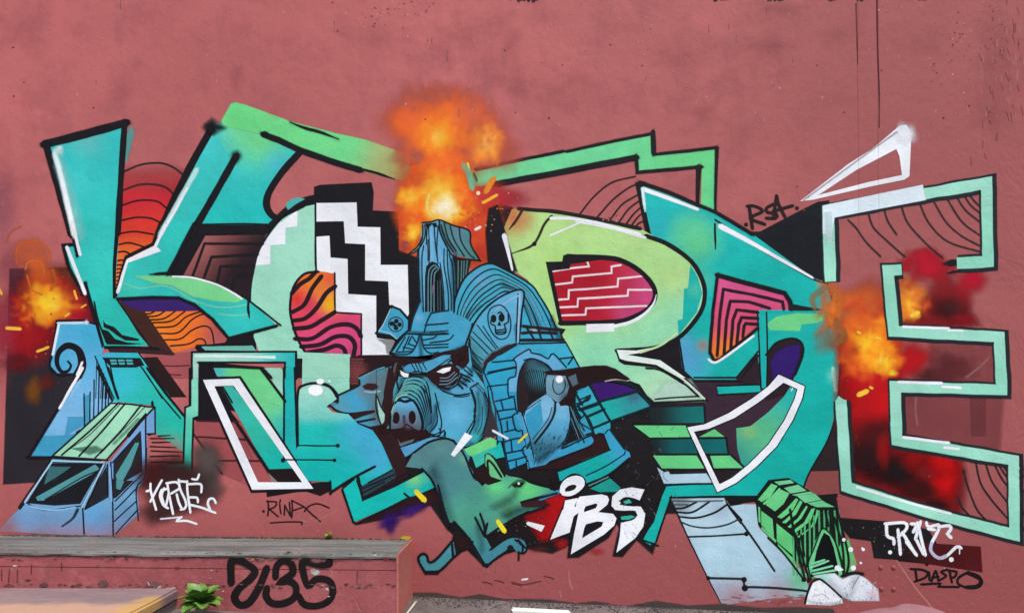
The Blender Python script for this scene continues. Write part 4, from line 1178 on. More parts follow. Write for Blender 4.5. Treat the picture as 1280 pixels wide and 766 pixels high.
shade('500,640 510,1080', 90, .8, '#101417')
lines('440,1080 442,620 465,520 510,490 545,530|470,1080 470,640 490,540 525,515|500,1080 500,640 515,560 535,540', 8, '#5c8f9c')
lines('478,900 482,700|540,1050 535,650|565,1060 560,640', 6, '#3f5b68'); stroke('480,780 490,700 500,660', 7, '#8a5a7a', f=4)
lines('418,1115 600,1110', 12, '#5a94a8', smooth=False)

WSC[0] = 1.45
part('painted_dome', 'blue banded painted dome helmet with skull flag and arched window')
T(560, 330, A8)
poly('-240,520 -225,480 -160,478 -60,480 50,470 70,340 160,150 300,30 430,0 560,60 820,200 920,330 1010,480 1080,620 1150,650 1130,690 1190,850 1290,1050 1350,1100 1380,1300 1230,1250 600,1700 300,1500 100,1100 -100,900 -450,900 -440,700', spots(lin((100, 200, '#45afd0'), (500, 300, '#3fb2cc'), (900, 900, '#35abd0')), (330, 150, 170, '#6bb4e0', .8), (560, 100, 200, '#3fb6cc', .5), (850, 420, 160, '#49b4d0', .6), (500, 620, 200, '#5cb0da', .7), (-150, 400, 90, '#6fb8e4', .8)), step=6)
sub('outline')
shade('560,200 760,400 900,620', 110, .35); shade('120,640 200,520 300,430', 70, .4); shade('1040,560 1120,760 1260,1040', 80, .5); shade('700,360 720,620', 50, .5)
stroke('60,480 75,340 160,150 300,30 430,-5 560,50 820,200 920,330 1010,480 1080,640', 12, BK)
OC = [(62, 600), (78, 400), (160, 190), (290, 50), (425, 0), (560, 52), (800, 200), (920, 345), (1010, 490), (1070, 625)]
IC = [(200, 640), (270, 540), (380, 440), (480, 380), (570, 318), (630, 316), (690, 330), (725, 400), (760, 500), (800, 620)]
for k, q in enumerate((.16, .34, .5, .63, .75, .87)):
    pl = [(a_[0] + (b_[0]-a_[0]) * q, a_[1] + (b_[1]-a_[1]) * q) for a_, b_ in zip(OC, IC)]
    stroke(' '.join(f'{x:.0f},{y:.0f}' for x, y in pl), 9, '#14303e')
    if k in (1, 2, 4): stroke(' '.join(f'{x+6:.0f},{y+10:.0f}' for x, y in pl), 8, '#74bede', f=6, a=.55)
lines('750,620 870,635 1080,655 1150,660 1130,690|740,690 860,680 1080,690|700,760 1150,755', 22, '#241f22', f=3)
lines('780,630 860,750|900,640 930,750|1010,650 1050,750|1120,680 1180,850 1290,1060', 13, '#241f22')
poly('830,645 880,650 890,670 850,670', '#b8c8d4', soft=4, a=.6)
# brim of the helmet
T(400, 360, A8)
sub()
poly('695,650 830,480 880,455 900,430 930,300 1000,130 1015,245 1277,235 1450,300 1520,360 1510,500 1400,610 1200,665 1080,692 900,694 760,682', spots('#43a6cb', (980, 300, 80, '#6fb8e6', .9), (800, 600, 120, '#49b0d0', .6), (1300, 560, 160, '#4aaed2', .6), (1200, 300, 120, '#52b0d8', .6)), step=5)
sub('outline')
shade('1000,480 1010,660', 60); shade('1300,640 1480,560 1530,400', 70, .6); shade('900,440 1250,450', 40)
lines('900,430 930,300 1000,130|1040,440 1070,330 1110,250|1050,370 1277,350|1110,250 1277,225', 10, '#14303e')
lines('870,455 1080,465 1277,455|700,650 830,480 880,455', 11, BK)
lines('1100,440 1277,425', 7, '#14303e')
lines('700,640 780,660 900,650 960,570 990,480|760,640 850,490|780,640 920,630|830,620 890,480|830,590 930,610|880,560 910,490|890,560 950,580|920,480 960,540|1010,480 1040,600 1100,650 1180,640|1020,520 1130,500 1160,480|1040,570 1277,560|1050,600 1277,590|1100,545 1277,520 1330,470', 9, '#142c38')
stroke('700,650 760,680 900,690 1080,690 1200,660 1400,610 1510,500 1520,360', 13, BK)
# armour skirt with skull banner
T(580, 400, A8)
poly('25,230 110,40 200,-100 350,-250 560,-300 590,-280 540,220 400,270 270,340 180,450 160,520 60,420', spots(lin((60, 300, '#4a98ac'), (300, 100, '#52aed2'), (450, -100, '#62b4dc')), (100, 300, 110, '#3f8796', .7)), step=5)
shade('40,330 110,440 190,500', 110, .7); shade('520,60 540,220', 60, .4)
lines('40,230 100,330 190,400|60,160 240,340|90,120 290,320|190,60 280,200 340,280|50,290 170,430|45,340 140,460|130,50 320,290', 7, '#13303c')
lines('25,260 40,400 170,520|55,190 60,300|20,230 110,20 240,-140 420,-260 590,-290 575,-60 545,230', 12, BK)
stroke('540,-260 520,210', 9, BK); stroke('556,-270 538,220', 13, '#8ec4e4', f=3); stroke('310,-90 440,-190 560,-250', 13, '#8cc0de', f=3)
poly('190,500 200,420 280,330 420,260 525,225 525,300 430,320 330,360 250,430 230,520', '#2a2326'); stroke('170,470 220,380 310,300 450,240', 7, '#5a6a74', f=3)
T(560, 330, A8)
stroke('400,560 410,620 450,700 520,750 590,730 625,640 615,520 560,430 500,410 430,440 400,500 400,560', 8, '#14303e')
poly('425,560 440,500 500,455 570,470 605,520 600,580 560,600 575,690 530,700 475,690 470,620 430,600', '#63b4d8')
for x, y, rx_, ry_ in ((455, 545, 26, 38), (535, 535, 28, 40)):
    T0 = list(_T); dot(x, y, rx_, '#15181c', ry_); _T[:] = T0
poly('510,570 530,610 515,615 495,610', '#15181c')
lines('425,570 430,600 470,615 478,690 540,698 578,680 570,630 560,600 600,580 600,500|480,660 540,655 575,650|500,490 520,480 540,490|480,680 570,675', 9, '#15181c')
# small flag left
T(400, 360, A8)
poly('715,180 800,215 890,320 880,440 770,530 720,480 560,450 630,340', '#3fa8cc')
stroke('715,180 800,215 890,320 885,420 770,525 700,480 560,448 640,340 715,180', 15, BK, smooth=False)
stroke('705,210 640,350 590,425 700,450 765,505', 7, '#a4d2e4', f=3, smooth=False)
poly('560,450 700,470 760,520 720,500 570,490', BK)
dot(757, 362, 76, '#1a2a34'); dot(757, 362, 66, '#4f9fba')
for x, y, r in ((715, 355, 20), (762, 330, 20), (750, 378, 16), (795, 365, 20), (760, 400, 20), (735, 350, 12)):
    dot(x, y, r, '#151b20')

# ---- fox head on the left of the boar
part('painted_fox', 'grey blue painted fox head in profile behind the boar tusk')
T(400, 440, A8)
poly('300,50 420,50 790,50 820,100 700,120 480,190 390,240 390,310 310,360 300,350', spots('#2a191b', (380, 200, 140, '#8a4448', .9)), step=6)
for i in range(9):
    y = 70 + i * 30; stroke(f'310,{y} {430-i*6},{y+2}', 13, '#7d4244', f=5, a=.8)
sub()
poly('95,500 180,430 400,320 380,250 400,235 740,115 790,100 640,560 610,720 500,740 380,700 270,705 250,690 320,620 230,605 140,570', spots(lin((150, 480, '#56a4bc'), (350, 450, '#48a0c0'), (550, 350, '#5a7d8a'), (720, 300, '#5b7078')), (350, 480, 130, '#3fa9d4', .9), (600, 170, 110, '#4596ac', .8), (420, 400, 90, '#7a7f90', .5), (600, 620, 150, '#4f5a60', .8), (450, 260, 60, '#3f9fb8', .6)), step=4)
sub('outline')
lines('180,430 290,380 395,325 385,270 400,240 560,180 740,118|90,500 140,565 230,605 330,612 430,600 535,588|235,690 300,640 330,615|250,710 380,695 545,665|730,130 690,300 630,520 640,570', 13, BK)
poly('40,510 70,450 140,420 185,430 175,490 105,545 60,540', '#2a1517', soft=3)
stroke('0,320 60,325 120,365 170,430 172,500', 22, BK)
poly('430,340 480,315 560,320 575,350 530,375 450,365', '#3a1b22', soft=10); stroke('450,392 520,400 600,388', 12, '#8fbcc8', f=5)
poly('330,615 540,585 545,600 420,640 290,690 265,690', '#2e1a1c')
dot(262, 695, 26, BK)
stroke('750,130 710,330 640,560', 14, '#5d565c', f=4); stroke('790,110 740,330 690,470', 26, '#331a1e')
poly('130,540 100,510 120,495 170,510', '#4f8a98', soft=4)
sub('highlight')
stroke('390,262 560,180 640,152', 9, '#68b4c8', f=6, a=.8)
stroke('560,60 565,420', 3, '#1f2a30')

# ---- boar head
part('painted_boar', 'blue painted boar head with wrinkled snout, tusk and white eyes')
T(480, 420, A8)
poly('90,560 130,420 160,330 200,270 400,260 480,180 640,160 760,150 850,120 890,400 1000,470 1050,640 1045,900 1000,1020 880,1080 830,1300 560,1250 400,1140 200,1180 90,1190 80,1060 20,980 60,760', spots(lin((300, 500, '#49a6bc'), (700, 700, '#58b0d6'), (1000, 900, '#3f9fb8')), (720, 780, 230, '#63bbe2', .95), (640, 1000, 200, '#4fb4d4', .8), (950, 650, 100, '#4796a4', .6), (280, 520, 140, '#52b0ac', .7), (560, 250, 120, '#4aa8cc', .7), (950, 1000, 140, '#35b4b4', .8), (780, 430, 100, '#4f9fba', .5), (180, 300, 60, '#4f98cc', .7)), step=4)
poly('70,760 100,660 180,620 290,630 360,720 390,860 380,940 330,960 220,940 110,960 60,920', spots(lin((200, 650, '#62b4e0'), (200, 800, '#5a87a0'), (200, 950, '#5c5a66')), (100, 680, 60, '#52a8e0', .5), (210, 880, 110, '#574652', .7)), step=3)
poly('0,930 60,950 200,930 330,965 430,960 470,990 400,1040 330,1040 180,1130 100,1050 120,1010 60,1110 0,1040', '#2d181a', soft=3)
poly('120,1010 180,1040 330,1000 300,1040 150,1090', '#4f5f66', soft=6)
poly('90,1070 130,1110 330,1060 500,1040 460,1070 330,1100 240,1180 150,1210 100,1180', spots('#58a8d6', (200, 1150, 90, '#4a94c4', .6)))
poly('510,360 600,330 740,330 760,400 690,470 610,500 540,480 450,390', '#3a1a1e', soft=4)
poly('180,210 240,225 420,225 500,180 640,170 520,300 440,340 300,350 170,330 130,300', '#2f1a1e', soft=2)
poly('180,300 260,270 400,250 440,260 560,180 660,180 500,300 440,360 340,345 230,355', spots('#4aa4cc', (220, 310, 60, '#4f90d0', .8), (560, 220, 80, '#58b4d8', .6)))
poly('680,150 830,120 840,260 780,330 690,260', '#3c4a50', soft=10, a=.8)
poly('150,250 230,215 460,235 500,180 620,150 700,140 840,100 850,250 800,320 740,290 690,290 660,200 600,178 500,212 440,240 400,252 260,268 180,300', '#2c1719', soft=4)
poly('440,385 520,335 700,285 755,340 745,420 690,482 600,512 540,490 470,430', '#331a1d', soft=5)
poly('160,345 260,375 430,365 470,420 400,395 300,392 200,405 150,400', '#2a191c', soft=5)
sub('outline')
DK = '#15262e'
shade('430,380 520,470 620,520', 90, .6); shade('400,960 480,900 520,700', 80, .5); shade('1020,600 1040,860 980,1010', 90, .5); shade('180,430 130,560 80,700', 50, .4); shade('700,480 820,440 880,330', 80, .4); shade('560,1060 760,1120 860,1080', 90, .35)
for i in range(7):      # wrinkles over the snout
    stroke(f'{75+i*14},{720-i*34} {130+i*15},{640-i*36} {215+i*22},{606-i*33} {312+i*20},{662-i*31} {385+i*15},{800-i*11} {402+i*12},{940-i*12}', 9, DK, taper='b')
    if i: stroke(f'{100+i*14},{690-i*34} {150+i*15},{626-i*36} {225+i*22},{596-i*33} {300+i*20},{636-i*31}', 7, '#7fd0cc', f=5, a=.55, taper='b')
lines('200,420 300,395 400,410|370,500 420,560 450,640 470,760|510,570 540,700 575,860 560,960|520,700 530,860 460,960', 8, DK)
lines('120,650 160,630 200,655 250,640 290,640|100,690 130,640 210,650 290,640 350,730 390,870 378,950', 14, '#122430')
stroke('60,920 70,780 105,660 160,590', 10, '#122430')
T0 = list(_T)
dot(118, 812, 34, '#2c1418', 58); dot(285, 812, 34, '#2c1418', 62)
stroke('85,830 95,770 125,745 150,780 140,850 105,885', 7, '#7f8f9a', f=3, w1=4); stroke('250,790 265,745 300,760 325,830 300,880', 7, '#7a8a96', f=3)
stroke('150,935 200,910 230,880 260,900 320,940', 12, '#3a2430', f=5); stroke('200,800 205,880', 16, '#4f3a46', f=10, a=.7)
poly('100,370 80,760 40,900 0,900 0,560 50,300', '#2f191c', soft=3)
lines('470,985 540,1000 570,960 600,940|440,1035 520,1040 600,1020 612,960|330,1060 480,1020 540,990', 10, DK)
lines('270,290 300,350|300,280 335,350|330,275 355,345|355,265 385,345|380,290 440,330 500,300 620,200', 9, DK)
lines('160,320 230,380 300,380 430,365 470,330 660,285|130,440 150,340|120,420 150,530 180,480', 11, BK)
poly('530,330 450,370 400,400 440,340 500,310 660,270 680,300', '#2b161a', soft=2)
lines('570,430 650,420 720,350|580,460 660,455 740,370|560,495 640,505 720,470 760,390|590,410 650,390 690,350', 8, '#6f99a8', f=2); lines('540,510 640,530 730,480 770,400', 9, DK)
lines('560,530 650,570 760,590 860,570|700,600 780,605 850,590|760,370 850,410 890,450|770,400 860,450|750,440 830,490|800,330 880,400|740,470 790,520|820,300 880,360', 7, DK)
lines('860,520 900,640 915,730 900,800 905,860 860,960 800,1060 690,1120|870,510 940,470|1000,560 1045,680 1040,860 1000,1000 890,1090 800,1110', 10, DK)
lines('900,480 980,560 1030,700|920,460 1000,540|985,700 975,880 930,980', 6, '#2a4a58', f=3)
poly('890,330 1000,400 1060,640 1120,900 1130,1000 1050,960 1050,640 1000,480', '#35292c', soft=5)
for k in range(14): stroke(f'{1050+k%3*12},{640+k*24} {1110+k%2*10},{655+k*24}', 5, '#55656c', f=3, a=.6)
lines('640,170 700,200 780,170 830,130|660,240 720,260 790,200|690,300 760,260 830,180|700,230 640,260', 9, '#221518')
sub('highlight')
poly('530,360 600,325 660,308 655,340 600,362 540,368', '#f6f7f6', soft=2); poly('165,350 200,365 245,375 240,405 205,408 178,385', '#f6f7f6', soft=2)
stroke('75,760 100,680 150,600 230,580', 9, '#9fd8c0', f=5, a=.9); stroke('110,640 150,570 250,560', 7, '#7fcfc0', f=4, a=.8); stroke('190,540 260,510 330,520', 10, '#6cc4b8', f=5, a=.7)
T(400, 440, A8)
poly('568,440 600,530 645,610 640,690 615,720 590,620', '#a5d9cc', soft=2)
sub('outline')
lines('560,420 560,540 580,640 610,720|572,440 605,535 650,610', 9, BK)

# ---- brick tower with arch, below the dome
part('painted_tower', 'blue painted brick tower with arched window framing the bird')
T(580, 400, A8)
poly('190,560 240,430 540,250 1010,220 1150,470 1150,600 560,620 520,900 480,1200 330,1200', spots(lin((300, 500, '#2fa5cc'), (900, 300, '#3cb2d2')), (600, 350, 120, '#6cb4de', .7)), step=8)
poly('500,400 520,360 650,290 670,330 840,385 880,350 1000,470 880,500 820,430 700,385 600,400 545,520 530,800 520,1000 450,1000 450,600 520,560', spots('#66b4e0', (480, 640, 60, '#7cc0e8', .5)))
poly('530,790 545,560 590,450 650,395 740,400 830,450 880,500 830,560 815,700 760,740 600,980 560,990 540,900', '#2b1b20')
for i in range(13):
    x = 560 + i * 22
    stroke(f'{600+i*8},{430-i*4+(i>6)*(i-6)*9} {640+i*18},{470+i*2} {700+i*11},{570+i*6} {745+i*6},{720-i*2}', 4 + i * .5, ['#4f9aac', '#3f8494', '#56a8bc'][i % 3], f=3)
for i in range(10):
    stroke(f'{552-i},{560+i*34} {600+i*5},{600+i*34} {650+i*3},{680+i*30} {660},{760+i*20}', 6, '#37606c', f=3)
sub('outline')
lines('240,520 520,465|230,540 340,510 520,475|280,420 500,400|250,660 440,640|490,400 520,365 650,290 670,325 760,345 840,385 890,335 1020,470|600,400 690,385 820,440 880,500|540,600 540,760|440,770 442,590 510,560 520,440 495,395|200,520 300,800 330,1200', 9, '#122a36')
lines('1010,215 1080,340 1150,470|560,235 1010,225|960,385 1090,370|1090,370 1040,440', 10, BK)
T(590, 490, A8)
poly('190,0 460,0 520,300 600,620 560,690 380,766 320,500 260,250', spots('#2f9fc8', (350, 200, 140, '#3aa6d0', .5), (300, 500, 120, '#3f88b0', .5)))
poly('460,0 500,210 620,650 560,690 520,560 500,380 430,240 430,180', '#46a4cc')
lines('215,95 370,60 420,40|250,190 430,165|290,90 310,165|270,275 400,245|330,395 440,370|350,290 355,370|310,500 400,470 510,450|390,480 400,590|330,610 510,575|350,690 540,640|440,690 445,766|360,0 370,50 415,45 440,180 455,210 405,235 440,380 500,380 505,430 530,480 540,530 500,570 555,690|460,0 500,210 560,480 620,650|200,0 215,100 290,330 350,766', 10, '#122c3c')
poly('550,690 1190,420 1220,480 1180,530 560,766', '#35a2cc'); poly('560,766 1190,530 1250,600 1277,640 900,766', '#2e191c')
lines('545,690 860,580 1190,430 1220,480 1170,540 720,730|570,700 575,766', 10, BK)
# right side of the arch base and the plinth
T(700, 520, A8)
poly('190,60 310,-100 420,-20 500,100 440,170 340,150 240,200', '#3aa4cc')
poly('-20,560 230,440 500,330 440,170 490,140 640,330 690,360 700,400 640,470 480,580 260,680 180,600 0,640', lin((100, 600, '#18b2b4'), (400, 500, '#12b6b0'), (560, 250, '#3aa2cc')))
poly('-20,480 300,350 340,240 310,180 350,150 430,220 480,330 230,430 0,530', '#2f181b', soft=6)
sub('outline')
lines('190,60 320,140|330,110 480,40 500,100 450,170|500,140 640,330|0,545 230,450 500,335|260,590 450,500 640,380|650,350 640,380', 8, '#103038')
lines('260,680 480,585 690,420|290,700 520,600', 14, BK)
poly('300,720 500,620 600,710 560,750 400,755', '#1c9f94')
stroke('290,690 480,605', 7, '#6aa09c', f=3)
lines('0,530 240,440 500,330', 6, BK)

# ---- bird
part('painted_bird', 'blue painted bird with long dark beak and round white eye')
T(650, 440, A8)
poly('250,400 255,250 300,195 420,190 490,300 500,440 420,520 340,480', spots('#6aa8c2', (300, 260, 70, '#7ab8d4', .6), (440, 380, 90, '#4a4f58', .9)))
poly('20,640 60,590 150,480 250,410 340,480 370,500 480,530 500,640 480,840 420,980 250,1120 100,1150 60,900', spots(lin((200, 500, '#6db6e2'), (200, 900, '#45a4d0')), (120, 700, 130, '#36a4d0', .9), (250, 480, 90, '#80c0e6', .7), (400, 650, 90, '#74bce4', .8), (200, 1050, 120, '#3a7f98', .8)), step=4)
shade('470,300 500,420 440,510', 90, .8, '#241a20'); shade('60,620 180,480 260,420', 60, .5); shade('330,500 290,680 190,800 90,930', 60, .6); shade('200,1060 330,960 430,860', 110, .5); shade('490,560 500,760 450,920', 50, .5)
poly('240,200 300,185 400,180 600,150 740,135 860,135 960,175 1090,265 1070,280 940,262 830,290 700,300 690,340 560,370 500,420 470,520 400,510 430,420 480,350 440,280 420,210 260,215', '#2a1619', soft=4)
poly('480,250 540,215 560,290 520,330', '#5f7f8a', soft=10, a=.8)
T(720, 460, A4)
poly('65,75 150,70 250,90 300,110 290,125 110,165 70,110', '#3a166f', soft=2); poly('110,168 300,120 370,190 180,265', spots(lin((130, 200, '#1ab4ac'), (280, 170, '#2f98a0')), (290, 130, 70, '#3f5f80', .9)))
poly('0,130 60,90 130,190 170,270 170,300 90,330 0,200', spots('#36b0c8', (100, 230, 90, '#1fb8b0', .9)))
sub('outline')
lines('65,75 115,170 170,265|115,168 300,118|175,265 370,195|40,80 160,62 250,75 310,110 372,185|5,190 60,150|20,210 115,178|60,240 140,205|80,300 165,265|0,130 30,180|10,190 50,240 90,330', 8, '#10282e')
T(650, 440, A8)
stroke('340,260 325,320 345,390 385,420 425,390 445,320 440,260', 11, '#171b20'); stroke('260,390 245,260 300,190', 9, BK)
lines('340,480 330,580 280,680 190,780 100,900 70,960|365,480 350,600 300,720 210,830 110,960|320,540 240,700 140,830|480,530 500,680 480,830 420,960', 10, '#1a2c36')
lines('485,520 560,700 640,900|500,600 540,720 600,880|530,560 640,780|480,620 530,760 580,900', 10, '#1f3440'); lines('545,520 600,650 660,630 730,780 640,830|540,520 680,480 700,440|580,570 780,500|560,410 590,470 700,430', 10, '#122c36')
for k in range(46):
    x, y = rnd.uniform(130, 460), rnd.uniform(760, 1120)
    if x < 110 + (y - 760) * .1 or y > 1180 - (x - 100) * .75 or y < 740 + (400 - x) * .55: continue
    stroke(f'{x:.0f},{y:.0f} {x-26:.0f},{y+54:.0f}', 8, '#1a3a48', taper='b', f=3)
stroke('60,640 130,560 205,480', 6, '#1a3a48')
sub('highlight')
dot(390, 275, 40, '#7a4a6a'); dot(390, 272, 34, '#fbfbfb')
stroke('850,290 960,272 1080,285', 8, '#b8a8a0', f=4)

# ---- last inking of the boar's face and of the bird
use_boar = [i for i, q in enumerate(PARTS) if q[0] == 'painted_boar'][0]; use_bird = [i for i, q in enumerate(PARTS) if q[0] == 'painted_bird'][0]
WSC[0] = 1.0
flush(True); use(use_boar); sub('outline')
T(470, 420, 4.789)
poly('20,545 80,556 270,566 302,560 322,588 290,612 230,622 130,642 105,628 40,610', '#2a1416', soft=4)
poly('128,612 145,642 230,614 215,632 148,656', '#5d6e76', soft=4)
poly('104,650 114,628 138,664 230,638 330,604 398,600 368,622 282,650 228,692 170,726 120,716 104,684', spots('#55a6d2', (150, 690, 60, '#458fbe', .6), (330, 615, 60, '#5fb0c8', .6)))
lines('112,628 138,664 230,636 330,602 400,602 412,570|104,650 106,690 122,718 168,728 228,694 282,652|305,578 350,588 388,568 378,552|90,560 180,552 270,568', 6, '#12191e')
poly('668,300 692,440 732,565 702,604 640,592 672,470 674,350', '#35343b', soft=6)
for k in range(16): stroke(f'{690+k*2},{330+k*15} {706+k*2},{333+k*15}', 2.5, '#6a7680', f=2, a=.7)
lines('574,320 598,398 586,448 596,480 560,548 505,635|668,300 676,380 672,470 640,585', 6, '#12191e')
shade('610,340 620,440 600,560', 46, .35)
stroke('82,562 84,470 108,402 148,386 182,396 218,386 254,440 276,520 268,572', 7, '#10171c'); stroke('96,470 116,414 150,398', 5, '#8fd4c8', f=4, a=.8)
dot(122, 488, 19, '#241216', 34); dot(217, 483, 20, '#241216', 36)
poly('155,190 200,164 290,160 332,140 400,112 452,112 422,136 350,190 302,216 260,206 190,206', spots('#4ba4c8', (190, 185, 34, '#4f92cf', .8), (400, 130, 50, '#58b4d8', .6)))
lines('214,168 236,206|236,165 256,206|256,164 276,206|280,162 302,202|152,214 200,220 262,212 304,224 346,198 440,134|330,140 400,112 456,110|150,196 200,164 290,158', 5.5, '#12191e')
poly('300,232 350,200 450,168 500,200 490,250 450,290 400,305 350,285', '#2f171a', soft=5)
lines('385,250 430,248 470,215|385,268 440,264 482,225|380,288 435,284 488,245', 5, '#6f9cac', f=2); lines('368,298 430,308 485,272 512,225|400,330 480,352 560,342', 5.5, '#12191e')
lines('505,230 560,250 585,270|512,250 565,275|500,268 548,305|530,205 580,235|485,285 520,318', 4.5, '#12191e')
poly('364,214 402,194 448,186 442,206 402,222', '#f4f6f5', soft=2); poly('147,208 170,220 194,228 192,244 166,242 151,228', '#f4f6f5', soft=2)
use(use_bird); sub('outline')
T(620, 430, 5.105)
poly('142,430 136,300 150,180 190,112 240,96 300,120 352,170 316,196 312,312 212,392 180,440', spots('#2a2024', (280, 210, 120, '#4596ac', .95), (230, 130, 60, '#3f7f92', .6)), step=3)
for i in range(13):
    stroke(f'{150+i*15},{205-i*9+max(0,i-5)*11:.0f} {178+i*13},{225+max(0,i-7)*4:.0f} {200+i*9},{300+i*1} {212+i*7.5:.0f},{388-i*6}', 5, '#16191d', f=2)
stroke('140,430 134,300 150,180 190,110 240,94 300,118 354,172', 5, '#12191e')
poly('176,462 202,400 322,318 376,374 466,398 472,480 442,600 392,660 300,692 240,704', spots(lin((300, 360, '#79bee2'), (300, 520, '#58aed6'), (300, 690, '#2f6a80')), (420, 450, 60, '#74bde2', .9), (430, 400, 40, '#7cc4e8', .6)), step=3)
poly('192,450 286,366 302,480 252,586 206,560', '#36a2cb', soft=3); poly('286,366 330,335 366,376 350,440 302,500', '#7dc2e6', soft=3)
stroke('378,372 372,440 332,520 246,632', 13, '#1a2329', f=4); stroke('356,404 330,482 236,604', 4.5, '#1a2329'); stroke('370,380 360,440 322,510 250,606', 3, '#6fa0b4', f=2)
for k in range(60):
    x, y = rnd.uniform(250, 462), rnd.uniform(515, 680)
    if y < 520 + (440 - x) * .35 or y > 700 - (x - 260) * .32: continue
    stroke(f'{x:.0f},{y:.0f} {x-9:.0f},{y+18:.0f}', 3.4, '#173040', taper='b', f=1.5)
lines('176,462 202,400 322,318 378,374|190,420 284,356|466,392 474,500 442,604 392,664|170,450 215,600 240,720', 5, '#12191e')
poly('470,400 486,440 560,590 520,606 478,470', '#24181c', soft=3); lines('474,400 520,520 556,592|486,420 540,540 572,588|478,470 530,606', 4, '#4f98ae', f=1.5)
poly('318,312 318,210 340,180 440,186 474,250 474,330 432,388 380,362', spots('#6e9fb4', (340, 230, 50, '#86b8cc', .7), (455, 350, 80, '#2a2228', .95), (460, 260, 50, '#3a3f48', .7)), step=3)
stroke('366,230 362,270 376,308 404,320 430,300 442,262 438,226', 6, '#15191e'); stroke('318,312 314,240 324,196 350,178', 6, '#15191e')
poly('306,180 340,172 440,178 540,150 700,138 762,158 852,222 832,230 740,214 640,236 600,252 560,272 506,300 474,384 412,392 404,372 452,330 470,270 444,200 336,194', '#241316', soft=4)
poly('466,212 506,196 518,250 492,266', '#5c7c88', soft=8, a=.8)
use(use_bird); sub('highlight')
dot(404, 224, 22, '#fbfbfb')
sub()
WSC[0] = 1.0; TINT[:] = [1.0, 1.0, 1.0]
# ---- turquoise band and body fill behind the animals (lower O)
part('painted_ornament', 'turquoise painted swash under the fox with black line accents')
T(240, 460, A4)
poly('525,120 560,90 620,78 690,100 725,150 670,190 700,220 780,230 830,280 900,310 950,380 1000,490 1015,540 870,600 800,540 690,620 690,565 580,560 525,470', spots(lin((600, 100, '#9fd9c4'), (600, 230, '#7fd3c4'), (600, 290, '#22bfb4'), (600, 560, '#10b6ad')), (850, 330, 200, '#48b0d8', .9), (930, 450, 150, '#4aa4d0', .85), (780, 480, 120, '#1fb4bc', .5)), step=6)
poly('930,330 1000,320 1060,440 1070,520 1020,545 1000,490', '#2f1a1c', soft=4)
poly('845,590 1010,500 1015,545 860,640', '#2c3f48', soft=3); lines('850,600 1010,530|855,620 960,565|880,570 1000,505', 6, '#101a1e')
poly('755,605 815,555 850,650 1010,580 1170,505 1215,590 820,760 800,766', spots(lin((800, 700, '#10bdb2'), (1050, 620, '#18b9ae')), (1110, 550, 70, '#7fd98a', 1), (1180, 540, 40, '#6fcf9c', .7)), step=5)
poly('820,780 1070,650 1110,640 1250,600 1240,660 1010,740', '#2d1517', soft=8)
blob(990, 760, 90, '#3c1a70', .95, ry=50, rot=-.4); blob(1100, 710, 110, '#3b1968', .9, ry=40, rot=-.4); blob(990, 790, 40, '#351463', .8, ry=60)
sub('outline')
lines('528,385 528,130 560,85 630,75 690,95 728,150', 12, BK); lines('525,385 730,386|455,455 715,458', 6, BK, smooth=False); dot(728, 386, 9, BK); dot(712, 459, 8, BK); dot(455, 458, 10, BK)
lines('690,620 800,550 912,490', 12, BK); lines('690,565 692,625', 12, BK, smooth=False)
poly('820,545 835,540 855,640 1010,572 1165,500 1160,515 1010,592 850,662', BK)
lines('750,605 805,766 820,775 1070,655|1060,625 1085,645', 10, BK, smooth=False)
sub('highlight')
dot(617, 110, 36, '#fbfcfb', 26); dot(640, 66, 18, '#fbfcfb', 13); dot(687, 66, 6, '#e8f5ee')
stroke('1120,615 1155,650', 24, '#eed62e', f=3, w1=20)

# ---- running dog
part('painted_dog', 'green and grey painted running dog with pointed ear and open jaws')
T(480, 574, A4)
poly('340,390 440,380 540,400 600,350 720,290 830,400 900,440 700,440 600,470 500,530 400,430', '#1f1617', soft=8)
sub('shadow')
T(660, 590, 6.9636)
blob(300, 620, 90, '#a81a22', .8, ry=60); blob(600, 690, 90, '#b02a34', .55, ry=50); blob(90, 670, 140, '#5a2a2c', .5, ry=36)
poly('-40,330 250,210 330,230 300,420 230,560 120,570 20,430', lin((0, 300, '#8a0f12'), (250, 300, '#b00d12')), soft=45)
sub()
T(480, 460, A4)
poly('110,490 150,420 220,370 300,352 345,360 380,400 420,470 445,520 450,545 490,590 540,545 620,530 690,545 740,570 850,600 860,625 800,645 690,665 700,680 800,690 690,730 620,770 560,820 505,840 540,905 600,855 650,837 700,855 715,895 700,920 640,905 620,895 570,940 515,985 495,977 420,850 350,765 320,770 300,750 280,650 240,560 190,500', spots(lin((180, 420, '#56868a'), (330, 560, '#4f9090'), (450, 700, '#4fa088'), (480, 1000, '#3f8494')), (720, 600, 140, '#6bdc86', .95), (560, 590, 90, '#68d684', .9), (400, 450, 50, '#6fae88', .7), (620, 700, 100, '#4f8a62', .8), (250, 540, 70, '#47707c', .7), (300, 620, 70, '#4a7a88', .6), (560, 780, 70, '#5aa47c', .6), (480, 1040, 120, '#3f808e', .9), (280, 400, 60, '#5c9088', .5)), step=4)
poly('500,520 503,440 515,422 550,450 590,510 600,540 560,560', '#66c084')
T(480, 574, A4)
poly('165,500 180,470 205,475 225,510 260,495 350,395 375,450 340,500 270,550 200,555 175,530', spots('#45919a', (340, 440, 60, '#4f9aac', .6)))
poly('345,380 430,390 440,440 360,470', '#2a1516', soft=3)
sub('outline')
T(480, 460, A4)
lines('190,500 240,560 275,650 295,745|345,360 400,430 450,545 500,560|690,545 740,570 830,590 865,570 850,590|150,420 225,368 300,350 350,362', 10, BK); lines('503,525 500,445 515,422 550,448 602,535|520,515 518,460 545,480 585,540', 10, BK)
